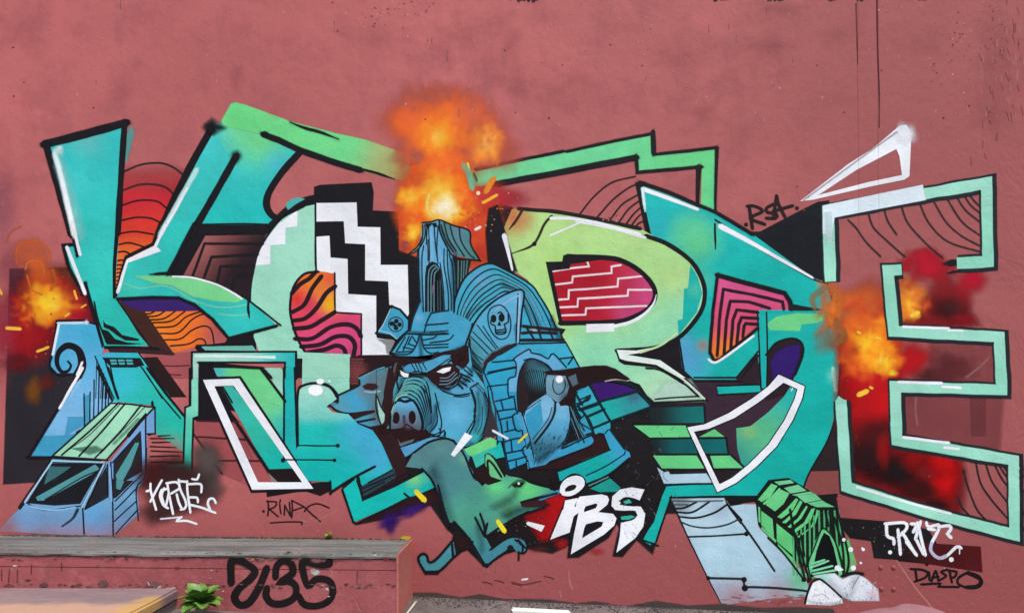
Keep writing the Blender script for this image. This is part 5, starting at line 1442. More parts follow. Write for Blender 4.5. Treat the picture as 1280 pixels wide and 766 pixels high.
poly('640,580 668,570 695,572 680,588 655,590', '#1a2018', soft=9); stroke('625,592 660,560 700,562', 6, '#3c6a48', f=6, a=.7); shade('690,560 640,640 560,690', 60, .3); shade('620,730 700,700 780,690', 70, .45); shade('250,520 290,640 330,760', 90, .3); shade('470,780 490,900', 50, .3); poly('440,525 520,545 500,570 540,580 480,570', BK, soft=3)
poly('455,500 510,490 530,540 590,560 520,580 460,550', '#251516', soft=3)
poly('825,560 860,550 880,580 860,600 835,580', '#1d1517'); poly('680,665 790,655 830,680 780,690 690,690', '#3a1c22', soft=4)
lines('830,600 860,615 780,640 690,665|690,730 800,692', 9, BK); stroke('780,650 870,615', 18, '#3d90b4', f=4)
T(480, 574, A4)
lines('270,130 300,250 330,330 350,345|350,310 420,390 500,520|520,525 570,485 640,440|455,290 500,380|480,270 500,330 505,380|515,320 505,380 560,360|510,385 560,350 640,300 720,260', 11, BK)
lines('530,450 600,400 650,385 700,400 715,440 700,465 680,465|655,400 690,430 690,465|670,400 705,440|672,460 672,500|620,440 650,450', 9, BK)
dot(513, 527, 10, BK); dot(497, 522, 8, BK); dot(630, 440, 14, BK)
lines('175,510 172,485 195,468 215,480 225,510 262,495 345,400|205,560 275,555 345,490 440,410|340,420 345,480|355,415 372,460|180,520 205,560', 12, BK)
poly('195,555 285,552 270,572 205,572', BK)
stroke('296,260 300,300 320,330', 16, BK)
T(480, 460, A4)
lines('620,531 690,545 740,572 850,600|862,622 780,645 690,667|800,692 690,732 620,772', 9, BK); dot(672, 574, 5, '#dfe8d8')
sub('highlight')
T(480, 574, A4)
stroke('568,308 600,355', 22, '#f2de2c', f=2, w1=26); stroke('165,165 200,200', 24, '#eed62e', f=2, w1=28)
poly('710,315 720,310 800,330 785,358 715,325', WH, soft=2)
T(480, 460, A4)
poly('405,322 440,340 350,440 335,430', '#f2f5f6', soft=3)
stroke('545,312 615,350', 11, '#eceff2', f=3); stroke('672,368 712,330', 12, '#e8d44a', f=3)
poly('400,405 530,345 560,360 560,390 440,440 420,430', '#70d584', soft=2); poly('440,440 560,390 580,365 600,440 560,450 545,435 520,420 500,430 500,470 460,495', lin((450, 460, '#3dc0a8'), (590, 400, '#18b6b0')))
T(480, 574, A4)
blob(110, 390, 34, '#c7a52a', .95, ry=13, core=.5)

# ---- white outlined three letter signature
part('painted_signature', 'bold white painted letters with black outline beside the dog')
T(660, 590, 6.9636)
sub('shadow')
sub('outline')
stroke('290,85 390,20 480,50 490,120 420,190 340,205 280,160 290,85', 18, BK); poly('185,580 300,310 330,235 430,210 560,185 700,180 720,240 690,310 770,350 780,420 700,560 440,730 350,735 370,530', BK, soft=14)
poly('745,720 800,480 730,340 730,220 830,140 1000,125 1020,160 970,250 1010,290 1025,400 960,560 820,725', BK, soft=14)
sub('main')
poly('290,100 340,50 420,28 480,50 492,110 440,170 370,205 300,200 275,170', WH, smooth=True, holes=('320,150 350,118 400,105 425,115 410,145 360,165 325,168',))
poly('325,245 430,225 400,300 420,300 390,400 360,520 195,582 300,330 310,320', WH)
poly('425,240 450,210 640,190 690,205 705,235 690,280 610,345 740,360 770,400 750,460 660,540 372,712 400,540 440,350 400,380', WH, holes=('485,330 500,295 590,268 605,280 590,310 490,345', '505,450 600,425 655,430 640,470 470,572 490,480'))
poly('1010,150 970,240 930,225 840,215 800,240 805,275 860,285 980,300 1018,360 1000,470 930,570 770,695 800,560 810,440 900,420 940,390 940,345 880,335 760,325 728,290 735,210 800,150 900,132', WH)
sub('detail')
lines('800,250 850,220 940,240 955,285 860,285 805,275|800,340 930,340 945,370 900,410 810,420', 12, BK)
poly('830,255 880,235 900,262 850,272', '#3cb09a'); poly('810,385 900,375 930,385 880,408 815,410', '#2fae9c')
for k in range(14):
    x, y = rnd.uniform(830, 960), rnd.uniform(440, 560); stroke(f'{x:.0f},{y:.0f} {x+14:.0f},{y+18:.0f}', 3, '#b9bcc4', f=2, a=.8)

# ---- light blue slab, green hut and rocks at the right foot
part('painted_slab', 'pale blue painted slab with black curved lines under the letter S')
T(720, 574, A4)
poly('475,195 735,190 770,235 830,225 895,225 910,340 1130,560 1160,640 1150,680 1000,690 760,720 720,710 655,580 555,380', spots(lin((650, 250, '#b5d0dc'), (750, 450, '#b5d7e4'), (950, 640, '#a9c6d4')), (520, 220, 90, '#6d7880', .9), (1120, 600, 110, '#4fbd70', .8), (800, 700, 160, '#a87a84', .9), (1000, 700, 150, '#a8737a', .8), (700, 650, 90, '#a9a3b8', .7), (720, 260, 70, '#98a6c0', .5)), soft=4, step=5)
for k in range(36):
    x = rnd.uniform(740, 1130); y = rnd.uniform(675, 725)
    blob(x, y, rnd.uniform(12, 40), rnd.choice(['#a65658', '#b8bccb', '#9c4f52', '#b06a6e']), .6, ry=rnd.uniform(4, 9))
sub('outline')
stroke('470,195 555,380 655,585 720,710', 8, '#1c2226', f=3, smooth=False, w1=4); lines('475,190 735,186', 9, BK, smooth=False)
poly('735,188 770,235 830,300 820,320 760,240', BK)
stroke('815,300 900,420 990,555', 10, '#20262a', f=3)
lines('490,245 540,240 600,212|500,262 580,262 665,210|515,285 600,290 690,265 752,225', 9, BK, f=3); stroke('520,310 580,332 660,340 750,325 810,298', 7, '#2a3034', f=3); lines('560,385 700,380 850,370', 8, '#20262a', f=4); dot(850, 370, 11, BK)
lines('480,205 600,208 730,205|490,225 560,225', 7, '#4c565c', f=4, a=.7)
lines('658,590 740,592 835,595 840,635 1000,640 1150,655', 10, '#20262a', f=5, smooth=False); dot(838, 598, 13, BK); dot(842, 640, 15, BK); dot(660, 590, 9, BK)
part('painted_hut', 'green ribbed painted kennel with curved roof and dark doorway')
T(940, 590, 7.6625)
poly('35,240 160,75 350,55 560,180 800,330 870,640 960,780 880,1000 640,1000 300,760 60,500', '#161a17', soft=6)
G1, G2 = '#67cf80', '#7adf98'
for q in ('60,260 185,110 240,130 170,240 90,280', '135,310 270,165 355,200 300,300 220,370', '105,295 180,235 262,150 270,160 160,285 115,308', '245,425 330,350 420,250 440,260 390,360 280,440', '290,480 380,400 460,270 480,285 420,400 320,485', '345,520 440,440 520,320 530,330 470,440 365,530', '390,560 500,480 570,350 600,345 560,460 410,580', '430,620 560,530 610,410 620,360 640,370 600,500 450,620'):
    poly(q, spots(G1, (250, 200, 200, G2, .6)))
for q in ('215,90 370,75 400,100 260,120', '310,150 440,120 520,175 370,200', '430,225 600,205 660,260 510,290', '560,310 700,290 790,330 620,330', '380,215 560,185 590,200 420,222', '530,295 670,270 700,285 560,306'):
    poly(q, spots('#72cf90', (400, 150, 200, '#85dba4', .5)))
for q in ('90,370 195,450 210,630 90,500', '235,490 380,610 390,790 240,660', '60,330 75,340 80,480 65,470', '245,680 400,830 420,900 260,740', '95,520 230,650 225,670 90,540'):
    poly(q, spots(G1, (300, 650, 150, '#58c274', .6)))
for x in (395, 430, 470, 505, 550, 590, 640, 690, 730, 790, 830):
    y0 = 620 - (x - 395) * 1.05 if x < 620 else 370
    y1 = 980 if x < 480 else (960 - (x - 480) * 2.0 if x < 640 else 560 + max(0, x - 690) * 1.6)
    stroke(f'{x},{y0:.0f} {x + (30 if x > 780 else 4)},{max(y1, y0 + 60):.0f}', 17, '#58b478' if x % 2 else '#4ea86c', f=3)
poly('500,1000 560,820 590,700 650,560 700,540 760,590 800,700 850,900 870,1010 600,1010', '#6ccb8a'); poly('560,1000 600,850 620,750 660,640 690,580 740,610 780,720 820,900 830,1010', '#0e0f10')
T(960, 574, A4)
poly('350,440 400,400 440,520 420,570 380,570', spots('#56c070', (430, 520, 60, '#8a9a68', .9)), soft=5)
lines('205,540 300,505|220,555 320,530|225,570 340,550|215,520 280,500', 9, '#7fd8a4')
sub('outline')
lines('110,250 140,420 185,600|140,380 205,600|165,380 180,480|345,250 400,480 390,580|330,290 370,430 380,575|305,260 330,350|285,255 300,330|265,260 270,330', 11, '#12201a')
lines('0,390 80,470 180,600', 9, BK); dot(178, 598, 11, BK); dot(203, 602, 10, BK)
lines('215,595 200,520 230,440 265,350 290,350 330,400 365,500 380,580', 7, '#12201a')
part('painted_rock', 'white painted rocks at the foot of the green kennel')
poly('190,720 200,670 225,615 260,600 310,640 365,690 372,715 310,726', WH, soft=3)
poly('230,580 330,570 370,600 440,570 490,600 545,650 550,700 420,700 370,680 300,620', spots('#dfe4ea', (270, 590, 70, '#8fcdbb', .9), (530, 680, 60, '#c9a9b8', .8), (420, 640, 60, '#f4f4f6', .6)), soft=8, step=4)
sub('outline')
lines('185,715 195,670 220,610 255,595 300,625 365,685', 10, BK, f=3); lines('370,580 400,570 440,565 470,570', 15, BK); stroke('450,585 430,620 420,640', 4, '#555555', f=3, a=.6)
lines('300,690 270,670 230,680', 4, '#c9ccd4', f=3)
for k in range(70):
    x, y = rnd.uniform(200, 540), rnd.uniform(605, 715)
    if (x < 365 and y < 600 + abs(x - 260) * .9) or (x > 360 and y > 700): continue
    stroke(f'{x:.0f},{y:.0f} {x+rnd.uniform(-9, 9):.0f},{y+rnd.uniform(3, 9):.0f}', 2.5, rnd.choice(['#b4b8c2', '#c8ccd4', '#9fa4b0']), f=2.5, a=.6)
shade('320,625 400,690 430,600', 60, .25, '#6a7080'); shade('210,710 300,722 360,714', 30, .3, '#6a6068')
sub('highlight')
for x, y, r in ((412, 448, 11), (378, 400, 8), (425, 540, 12), (475, 448, 7), (462, 515, 5), (470, 442, 4), (345, 540, 12)): dot(x, y, r, WH)
poly('340,545 350,525 375,550 350,556', WH)
part('graffiti_tag', 'white dripping handstyle tag on the black patch below the letter E')
lines('585,320 680,315 690,345 650,385|590,320 595,380 625,395 628,420|648,350 660,470|670,365 735,470|690,410 740,475|715,320 740,325 725,360|760,310 735,395|745,315 785,475|740,400 775,470|790,315 800,335 850,325 850,350 815,420 815,460 850,490 890,480 940,435 962,440|850,335 905,330 910,350 895,370 912,388|800,345 830,350', 15, WH, f=3)
stroke('815,420 812,455 850,490 885,480', 15, '#b9b8d0', f=3); stroke('955,440 955,470', 5, WH); dot(914, 498, 11, WH); dot(609, 462, 9, WH)
part('graffiti_tag', 'thin black handstyle tag below the dark red patch')
lines('712,545 770,550 798,566 780,590 732,608|735,550 742,600|803,562 806,600|816,606 836,556 850,604|820,588 850,584|892,548 864,560 888,580 854,602|905,552 917,612|900,553 940,560 932,584 912,590|1000,560 950,590 950,620 1000,640 1050,635 1068,610 1050,580 1000,565 960,580|765,622 860,618 850,632 950,635', 12, '#1c1416', f=2)
stroke('1000,566 1050,590 1062,610 1040,632 990,636', 18, '#1c1416'); dot(792, 522, 8, '#1c1416')
part('graffiti_tag', 'short black tag above the black wedge between letter S and E')
T(720, 100, A4)
lines('855,630 890,630 930,655 870,690 940,720|865,640 880,740|985,620 950,640 955,660 1000,670 995,690 950,690|1000,580 1010,620 1045,690|1000,590 985,680|985,655 1080,628', 17, '#261a1c', f=3); dot(848, 722, 9, '#261a1c'); dot(1102, 640, 9, '#261a1c')
part('graffiti_tag', 'partial black tag at the right end beside the letter E')
T(1220, 560, 5.4667)
lines('310,60 300,120 320,140|300,200 330,190|305,240 315,300 330,290|310,380 325,450|315,520 330,560|300,150 310,230', 12, '#2a2022', f=4)
# bare and damaged patches of the wall
part('scratch', 'pale scratches across the black field between the tower and the letter S'); PARTS[-1] = ('chipped_patch', PARTS[-1][1])
T()
for k in range(34):
    x, y = rnd.uniform(775, 850), rnd.uniform(520, 640); d_ = rnd.uniform(2, 7); an = rnd.choice([.8, 1.2, 2.2]) + rnd.uniform(-.3, .3)
    stroke([(x, y), (x + d_ * math.cos(an), y + d_ * math.sin(an))], .5, rnd.choice(['#6a6464', '#4a4646', '#84807e']), f=.5, a=.6)
for k in range(90):
    x, y = rnd.choice([(rnd.uniform(760, 850), rnd.uniform(500, 660)), (rnd.uniform(640, 690), rnd.uniform(645, 680)), (rnd.uniform(1050, 1150), rnd.uniform(655, 690))])
    blob(x, y, rnd.uniform(.5, 1.1), rnd.choice(['#8a8482', '#b8b2ae', '#6a5a58']), .8)
part('chipped_patch', 'dark chipped patches along the top and foot of the wall')
T()
for cx_, hw, hh in ((653, 18, 2), (968, 13, 2.4), (901, 9, 3), (1076, 5, 3), (1153, 6, 3), (1040, 5, 3)):
    for k in range(int(hw * 1.6)):
        blob(cx_ + rnd.uniform(-hw, hw), rnd.uniform(-2, hh * rnd.random()), rnd.uniform(1, 2.6), rnd.choice(['#2a2022', '#3a2a2a', '#4a3234', '#241c1e']), .9, core=.4, rough=.5)
stroke('1096,0 1097,60 1099,120 1099,160', 1.6, '#4a2426', f=.8, taper='e'); stroke('1070,5 1071,40 1072,80', 1.4, '#5a2c2e', f=.8, taper='e')
for k in range(22):      # old paint runs and blisters under the red coat
    x, y = rnd.uniform(0, 1280), rnd.choice([rnd.uniform(0, 140), rnd.uniform(0, 140), rnd.uniform(690, 740)]); h_ = rnd.uniform(3, 14)
    stroke([(x, y), (x + rnd.uniform(-.6, .6), y + h_)], .8, '#8a484a', f=1, a=.4, taper='s'); stroke([(x - 1, y), (x - 1, y + h_)], .5, '#d29a94', f=.8, a=.35, taper='s')
for k in range(26):
    blob(rnd.uniform(0, 1280), rnd.uniform(0, 150), rnd.uniform(14, 60), rnd.choice(['#9a5054', '#8f4c52', '#c06e6c', '#a86064']), .15, ry=rnd.uniform(10, 50), core=0, rough=.5)
for x, y, n in ((1240, 100, 40), (1262, 60, 30)):
    for k in range(n):
        xx, yy = rnd.gauss(x, 12), rnd.gauss(y, 50); stroke([(xx, yy), (xx + rnd.uniform(-1, 4), yy + rnd.uniform(4, 12))], .9, rnd.choice(['#7d4244', '#c98c88', '#8a4a4c']), f=.8, a=.6, taper='b')
for k in range(46):
    x, y = rnd.uniform(0, 1280), rnd.uniform(0, 150)
    blob(x, y, rnd.uniform(.9, 2.0), rnd.choice(['#5a2a2c', '#7a3c3e', '#dfb0a8', '#4a2226']), .85)
for cx_, cy_, n, sx_, sy_ in ((475, 15, 26, 10, 14), (520, 10, 20, 16, 8), (1200, 50, 26, 8, 14), (1240, 40, 30, 10, 40), (805, 45, 8, 6, 12), (1005, 250, 8, 6, 8), (764, 272, 14, 8, 5), (1165, 85, 8, 4, 5)):
    for k in range(n):
        blob(rnd.gauss(cx_, sx_), rnd.gauss(cy_, sy_), rnd.uniform(.7, 1.7), rnd.choice(['#6a3436', '#d9a8a0', '#8a4a4a', '#7a4044']), .8)
for x, y in ((603, 727), (680, 720), (640, 729), (618, 725)):
    stroke(f'{x},{y} {x+7},{y+1} {x+12},{y+3}', 1.3, '#4a2b2c', f=1, a=.8, taper='b')
stroke('640,727 655,730 676,726', 1.4, '#6a3a3c', f=1); stroke('653,724 659,723', 2.4, '#e8dcd6')
lines('711,715 712,726 715,735|700,738 701,745', .8, '#cf9a92', f=.8, a=.7)
stroke('1122,702 1145,735 1168,762', 1.4, '#c98a80', f=1, a=.8)
# crumbling grey edge where the coat ends above the pavement
edge_t = [(518, 742), (545, 744), (575, 748), (600, 746), (630, 751), (660, 753), (690, 752), (720, 757), (745, 755), (780, 760), (820, 755), (860, 761), (900, 759), (950, 764), (1000, 762), (1040, 766)]
poly([(x, y - 3 + 1.6 * math.sin(x * .21) + 1.2 * math.sin(x * .55)) for x, y in edge_t] + [(1060, 800), (518, 800)], '#4a403e', soft=2.5)
for k in range(120):
    x = rnd.uniform(520, 980); y = 744 + (x - 520) * .045 + rnd.uniform(2, 16)
    blob(x, y, rnd.uniform(1.5, 6), rnd.choice(['#3a302f', '#4a4241', '#7a6a66', '#2e2626', '#6a4a48']), .8, ry=rnd.uniform(1, 3))

# ============================================================ THE WALL ITSELF AND WHAT STANDS BEFORE IT
wall = tag(link(bpy.data.objects.new('mural_wall', None)), 'rendered red masonry wall covered by a large graffiti mural', 'wall', kind='thing')
def box_mesh(name, x0, x1, y0, y1, z0, z1, mat, parent=None, bevel=0.0):
    bm = bmesh.new()
    vs = [bm.verts.new((x, y, z)) for x in (x0, x1) for y in (y0, y1) for z in (z0, z1)]
    for f in ((0, 1, 3, 2), (4, 6, 7, 5), (0, 4, 5, 1), (2, 3, 7, 6), (0, 2, 6, 4), (1, 5, 7, 3)):
        bm.faces.new([vs[i] for i in f])
    bmesh.ops.recalc_face_normals(bm, faces=bm.faces)
    if bevel:
        bmesh.ops.bevel(bm, geom=bm.edges[:], offset=bevel, segments=2, affect='EDGES')
    me = bpy.data.meshes.new(name); bm.to_mesh(me); bm.free(); me.materials.append(mat)
    return link(bpy.data.objects.new(name, me), parent)
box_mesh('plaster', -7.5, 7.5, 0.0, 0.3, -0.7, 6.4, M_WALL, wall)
build_parts(wall)
def bolt_mesh():
    bm = bmesh.new()
    bmesh.ops.create_uvsphere(bm, u_segments=10, v_segments=6, radius=0.024)
    for v in bm.verts: v.co.y *= 0.55
    me = bpy.data.meshes.new('bolt'); bm.to_mesh(me); bm.free(); me.materials.append(M_WALL)
    for p in me.polygons: p.use_smooth = True
    return me
BM = bolt_mesh()
for px, py in ((1101, 709), (1117, 709), (1102, 735.5), (1117, 736)):
    o = link(bpy.data.objects.new('bolt', BM), wall); o.location = (wx(px), 0.0, wz(py))

# ------------------------------------------------------------ materials of the ground level
def rough_material(name, c1, c2, c3, s=3.0, stretch=None, bump=0.006, rough=0.8, pits=None, extra=None):
    m, nt, b, out, P = new_mat(name)
    n1 = noise_tex(nt, P, s, 6, 0.62, stretch); n2 = noise_tex(nt, P, s * 6, 5, 0.65, stretch); n3 = noise_tex(nt, P, s * 26, 3, 0.6)
    c = mixc(nt, mrange(nt, n1, 0.35, 0.65, 0, 1), C(c1), C(c2))
    c = mixc(nt, mrange(nt, n2, 0.48, 0.75, 0, 0.75), c, C(c3))
    c = mixc(nt, mrange(nt, n3, 0.35, 0.8, 0, 0.3), c, C(c1))
    if pits:
        n4 = noise_tex(nt, P, 19, 4, 0.7)
        c = mixc(nt, mrange(nt, n4, 0.62, 0.72, 0, 0.9), c, C(pits))
    if extra: c = extra(nt, P, c)
    nt.links.new(c, b.inputs['Base Color'])
    b.inputs['Roughness'].default_value = rough
    b.inputs['Specular IOR Level'].default_value = 0.25
    h = mth(nt, 'ADD', mth(nt, 'MULTIPLY', n1, 1.2), mth(nt, 'ADD', mth(nt, 'MULTIPLY', n2, 0.6), mth(nt, 'MULTIPLY', n3, 0.35)))
    bp = nt.nodes.new('ShaderNodeBump'); bp.inputs['Strength'].default_value = 0.7; bp.inputs['Distance'].default_value = bump * 3
    nt.links.new(h, bp.inputs['Height']); nt.links.new(bp.outputs[0], b.inputs['Normal'])
    return m
def washed(nt, P, c):         # remains of red paint on the concrete
    n = noise_tex(nt, P, 2.4, 5, 0.7, (0.7, 2, 1))
    return mixc(nt, mrange(nt, n, 0.54, 0.7, 0, 0.55), c, C('#9c7774'))
M_CAP = rough_material('weathered_concrete', '#5f5f5b', '#878480', '#474845', 2.6, (0.45, 3.5, 1), 0.006, pits='#b4aeaa', extra=washed)
def grime(nt, P, c):          # dirt in streaks under the cap and along the foot
    n = noise_tex(nt, P, 4.0, 5, 0.7, (1.5, 1, 0.5)); n2 = noise_tex(nt, P, 13, 4, 0.7)
    c = mixc(nt, mrange(nt, n, 0.5, 0.72, 0, 0.6), c, C('#7d4a48'))
    return mixc(nt, mrange(nt, n2, 0.62, 0.7, 0, 0.55), c, C('#8f7670'))
M_LEDGE = rough_material('ledge_red_paint', '#a95a5b', '#984d50', '#b56a68', 1.6, None, 0.005, 0.7, pits='#6d3a3b', extra=grime)
M_END = rough_material('ledge_end_paint', '#bf6d62', '#b4625b', '#c98476', 1.6, None, 0.003, 0.65)
M_CRUMB = rough_material('bare_mortar', '#7a6460', '#8c5654', '#544542', 5, None, 0.008, pits='#38302e')
def sandy(nt, P, c):          # worn yellow and sand coloured paint left on the outer part of the tread
    sx = nt.nodes.new('ShaderNodeSeparateXYZ'); nt.links.new(P, sx.inputs[0])
    n = noise_tex(nt, P, 3.5, 5, 0.65)
    y = mth(nt, 'ADD', sx.outputs[1], mth(nt, 'MULTIPLY', mth(nt, 'SUBTRACT', n, 0.5), 0.35))
    c = mixc(nt, mrange(nt, y, -1.22, -1.42, 0, 0.85), c, C('#cc9f84'))
    x = mth(nt, 'ADD', sx.outputs[0], mth(nt, 'MULTIPLY', mth(nt, 'SUBTRACT', n, 0.5), 0.5))
    e = mth(nt, 'MULTIPLY', mrange(nt, x, -3.02, -2.86, 0, 0.75), mrange(nt, sx.outputs[1], -1.0, -1.15, 0, 1))
    return mixc(nt, e, c, C('#cfa257'))
M_GRIT = rough_material('dark_grit', '#4a423f', '#5c5350', '#342e2c', 6, None, 0.008, pits='#7a706a')
M_STEP = rough_material('step_concrete', '#8a7476', '#9c8280', '#75676a', 2.0, (1, 2.5, 1), 0.005, extra=sandy)
M_STEPF = rough_material('step_side_concrete', '#7c7672', '#8c8680', '#5f5a57', 3.0, None, 0.006)
M_GROUND = rough_material('pavement_asphalt', '#655d5a', '#7c726f', '#4a4442', 1.5, None, 0.008, pits='#9a918c')
M_MOUND = rough_material('mauve_cement', '#8f6468', '#9a7074', '#84585c', 2.0, None, 0.004)
M_WHITE = rough_material('white_plastic', '#e2e0da', '#d6d2ca', '#c4beb4', 3.0, None, 0.001, 0.45)
M_STICK = rough_material('cream_wood', '#e4dcc6', '#d6ccb2', '#bcae90', 6.0, None, 0.001, 0.6)

# pavement: one sheet, falling gently to the right along the wall
def gz(x): return -0.045 * max(-4.0, min(5.0, x + 0.92))
def ground_mesh():
    xs = [-150, -40, -10, -4.92, -3, -1.5, -0.92, 0.5, 2, 4.08, 10, 40, 150]
    ys = [60, 0.1, -0.4, -1.2, -3, -8, -30, -150]
    V = [(x, y, gz(x)) for y in ys for x in xs]
    n = len(xs)
    F = [(j*n+i, (j+1)*n+i, (j+1)*n+i+1, j*n+i+1) for j in range(len(ys)-1) for i in range(n-1)]
    me = bpy.data.meshes.new('ground'); me.from_pydata(V, [], F); me.update(); me.materials.append(M_GROUND)
    return me
gr = link(bpy.data.objects.new('ground', ground_mesh())); gr['kind'] = 'structure'

# ------------------------------------------------------------ low ledge along the wall
LD, LX = -0.787, -0.96
def lz(x): return 0.548 - 0.0101 * (x - LX)
ledge = tag(link(bpy.data.objects.new('concrete_ledge', None)), 'low red painted ledge with weathered grey concrete top against the wall', 'ledge')
ledge.location = (-3.0, -0.4, 0.09)
def prism(name, prof, x0, x1, mat, parent, nseg=24, jit=0.0, smooth=False):
    """profile (y, dz below the ledge top) swept along x, following the slope of the ledge"""
    V, F = [], []
    m = len(prof)
    for i in range(nseg + 1):
        x = x0 + (x1 - x0) * i / nseg
        for j, (y, dz) in enumerate(prof):
            q = jit * mnoise.noise(Vector((x * 5, j * 3.1, 2))) if jit else 0
            V.append((x, y + q, (lz(x) + dz if dz > -5 else -0.6) + q * .6))
    for i in range(nseg):
        for j in range(m):
            k = (j + 1) % m
            F.append((i*m+j, (i+1)*m+j, (i+1)*m+k, i*m+k))
    F.append(tuple(range(m))[::-1]); F.append(tuple(nseg*m + j for j in range(m)))
    me = bpy.data.meshes.new(name); me.from_pydata(V, [], F); me.update()
    bm = bmesh.new(); bm.from_mesh(me); bmesh.ops.recalc_face_normals(bm, faces=bm.faces); bm.to_mesh(me); bm.free()
    me.materials.append(mat)
    if smooth:
        for p in me.polygons: p.use_smooth = True
    o = bpy.data.objects.new(name, me); link(o, parent)
    if parent: o.matrix_parent_inverse = parent.matrix_basis.inverted()
    return o
prism('cap', [(0.03, 0), (LD + 0.03, 0.0), (LD + 0.008, -0.006), (LD - 0.006, -0.02), (LD - 0.004, -0.036), (LD + 0.012, -0.046), (0.03, -0.046)], -7.4, LX - 0.018, M_CAP, ledge, 260, 0.008)
prism('upper_band', [(0.03, -0.049), (LD + 0.010, -0.049), (LD + 0.010, -0.135), (0.03, -0.135)], -7.4, LX - 0.018, M_LEDGE, ledge)
prism('joint', [(0.02, -0.1355), (LD + 0.022, -0.1355), (LD + 0.022, -0.142), (0.02, -0.142)], -7.4, LX - 0.018, M_CRUMB, ledge)
prism('front_face', [(0.03, -0.1425), (LD + 0.006, -0.1425), (LD + 0.006, -9), (0.03, -9)], -7.4, LX - 0.018, M_LEDGE, ledge)
prism('end_face', [(-0.002, -0.003), (LD - 0.002, -0.003), (LD - 0.002, -9), (-0.002, -9)], LX - 0.0175, LX, M_END, ledge, 2)
# paint and damage on the ledge front
N0 = len(PARTS)
def on_ledge(x, y, l): return at_depth(x, y, LD + 0.004 - l * COAT - 0.001)
SURF[0] = on_ledge; GRID[:] = 0
part('painted_number', 'black sprayed looping number on the red front of the ledge')
T(260, 650, 4.571)
stroke('132,355 132,240 160,226 215,245 268,288 240,335 178,388 152,440 182,482 235,468 290,385 335,275', 42, '#1f191a', f=4)
stroke('385,322 392,262 430,230 475,248 484,298 440,335 415,352 460,345 502,378 492,440 430,474 365,472 332,432 336,388', 40, '#1f191a', f=4)
stroke('696,240 690,250 640,255 545,236 545,300 572,372 620,335 690,345 714,400 690,458 620,488 550,478 518,430', 38, '#1f191a', f=4); dot(692, 242, 22, '#1f191a')
part('chipped_patch', 'chipped spots and grey crumbs showing through the ledge paint')
for x, y, r, c in ((612, 296, 30, '#c4bcb2'), (600, 285, 20, '#a39a92'), (680, 392, 13, '#cfc4bc'), (655, 372, 8, '#cfc4bc'), (690, 434, 9, '#d8cfc8'), (225, 210, 22, '#b58a68'), (255, 222, 16, '#a87860'), (345, 200, 16, '#b88a70'), (400, 205, 10, '#c49070'), (452, 205, 11, '#d8c8bc'), (525, 205, 26, '#b9906c'), (955, 204, 14, '#e6ded8'), (1020, 212, 30, '#b0343a'), (52, 290, 8, '#241c1c'), (20, 285, 7, '#c9bcb4'), (86, 405, 8, '#c9b4ac'), (360, 215, 30, '#8a6258'), (300, 215, 40, '#84605a'), (620, 225, 40, '#8c5c58')):
    blob(x, y, r, c, .9, ry=r * rnd.uniform(.4, .8), core=.5)
for s in ('855,290 850,360', '845,470 870,520', '700,280 720,320', '730,430 760,420'): stroke(s, 5, rnd.choice(['#c88a84', '#6a3436']), f=3, a=.7)
T(0, 640, 4.571)
lines('0,236 300,238 640,240 1000,246 1300,250', 16, '#5e3d3b', f=12, a=.6)
lines('1300,250 1700,256 2200,262', 10, '#6e4644', f=10, a=.45)
for x, y, r, c in ((195, 232, 16, '#2a2020'), (280, 240, 22, '#2a2020'), (655, 240, 22, '#241c1c'), (500, 250, 26, '#5a3a38'), (85, 305, 16, '#d8c8c4'), (160, 388, 22, '#4a3f3c'), (590, 410, 40, '#6f524e'), (910, 425, 12, '#dcd4d0'), (880, 415, 50, '#7d5a58'), (1200, 375, 16, '#b5706c'), (1010, 318, 20, '#6a3c3c'), (250, 420, 30, '#6a4644'), (420, 420, 20, '#8c6462'), (720, 262, 12, '#3a2726')):
    blob(x, y, r, c, .9, ry=r * rnd.uniform(.4, .8), core=.4)
for k in range(260):
    x = rnd.uniform(0, 2250); blob(x, rnd.uniform(226, 275) if k % 2 else rnd.uniform(408, 434), rnd.uniform(6, 24), rnd.choice(['#6a4644', '#4a3432', '#7d5a56', '#8c6a64', '#372a28']), .75, ry=rnd.uniform(3, 8))
lines('8,330 10,390|55,325 48,400|100,330 98,400|350,290 352,330|180,300 178,350', 5, '#5a2f30', f=3, a=.8)
lines('845,400 855,415|900,430 918,420|940,435 1000,430', 5, '#d6c8c4', f=3, a=.8)
build_parts(ledge, N0)
for ch in ledge.children:
    if ch.matrix_parent_inverse.to_translation().length == 0: ch.matrix_parent_inverse = ledge.matrix_basis.inverted()

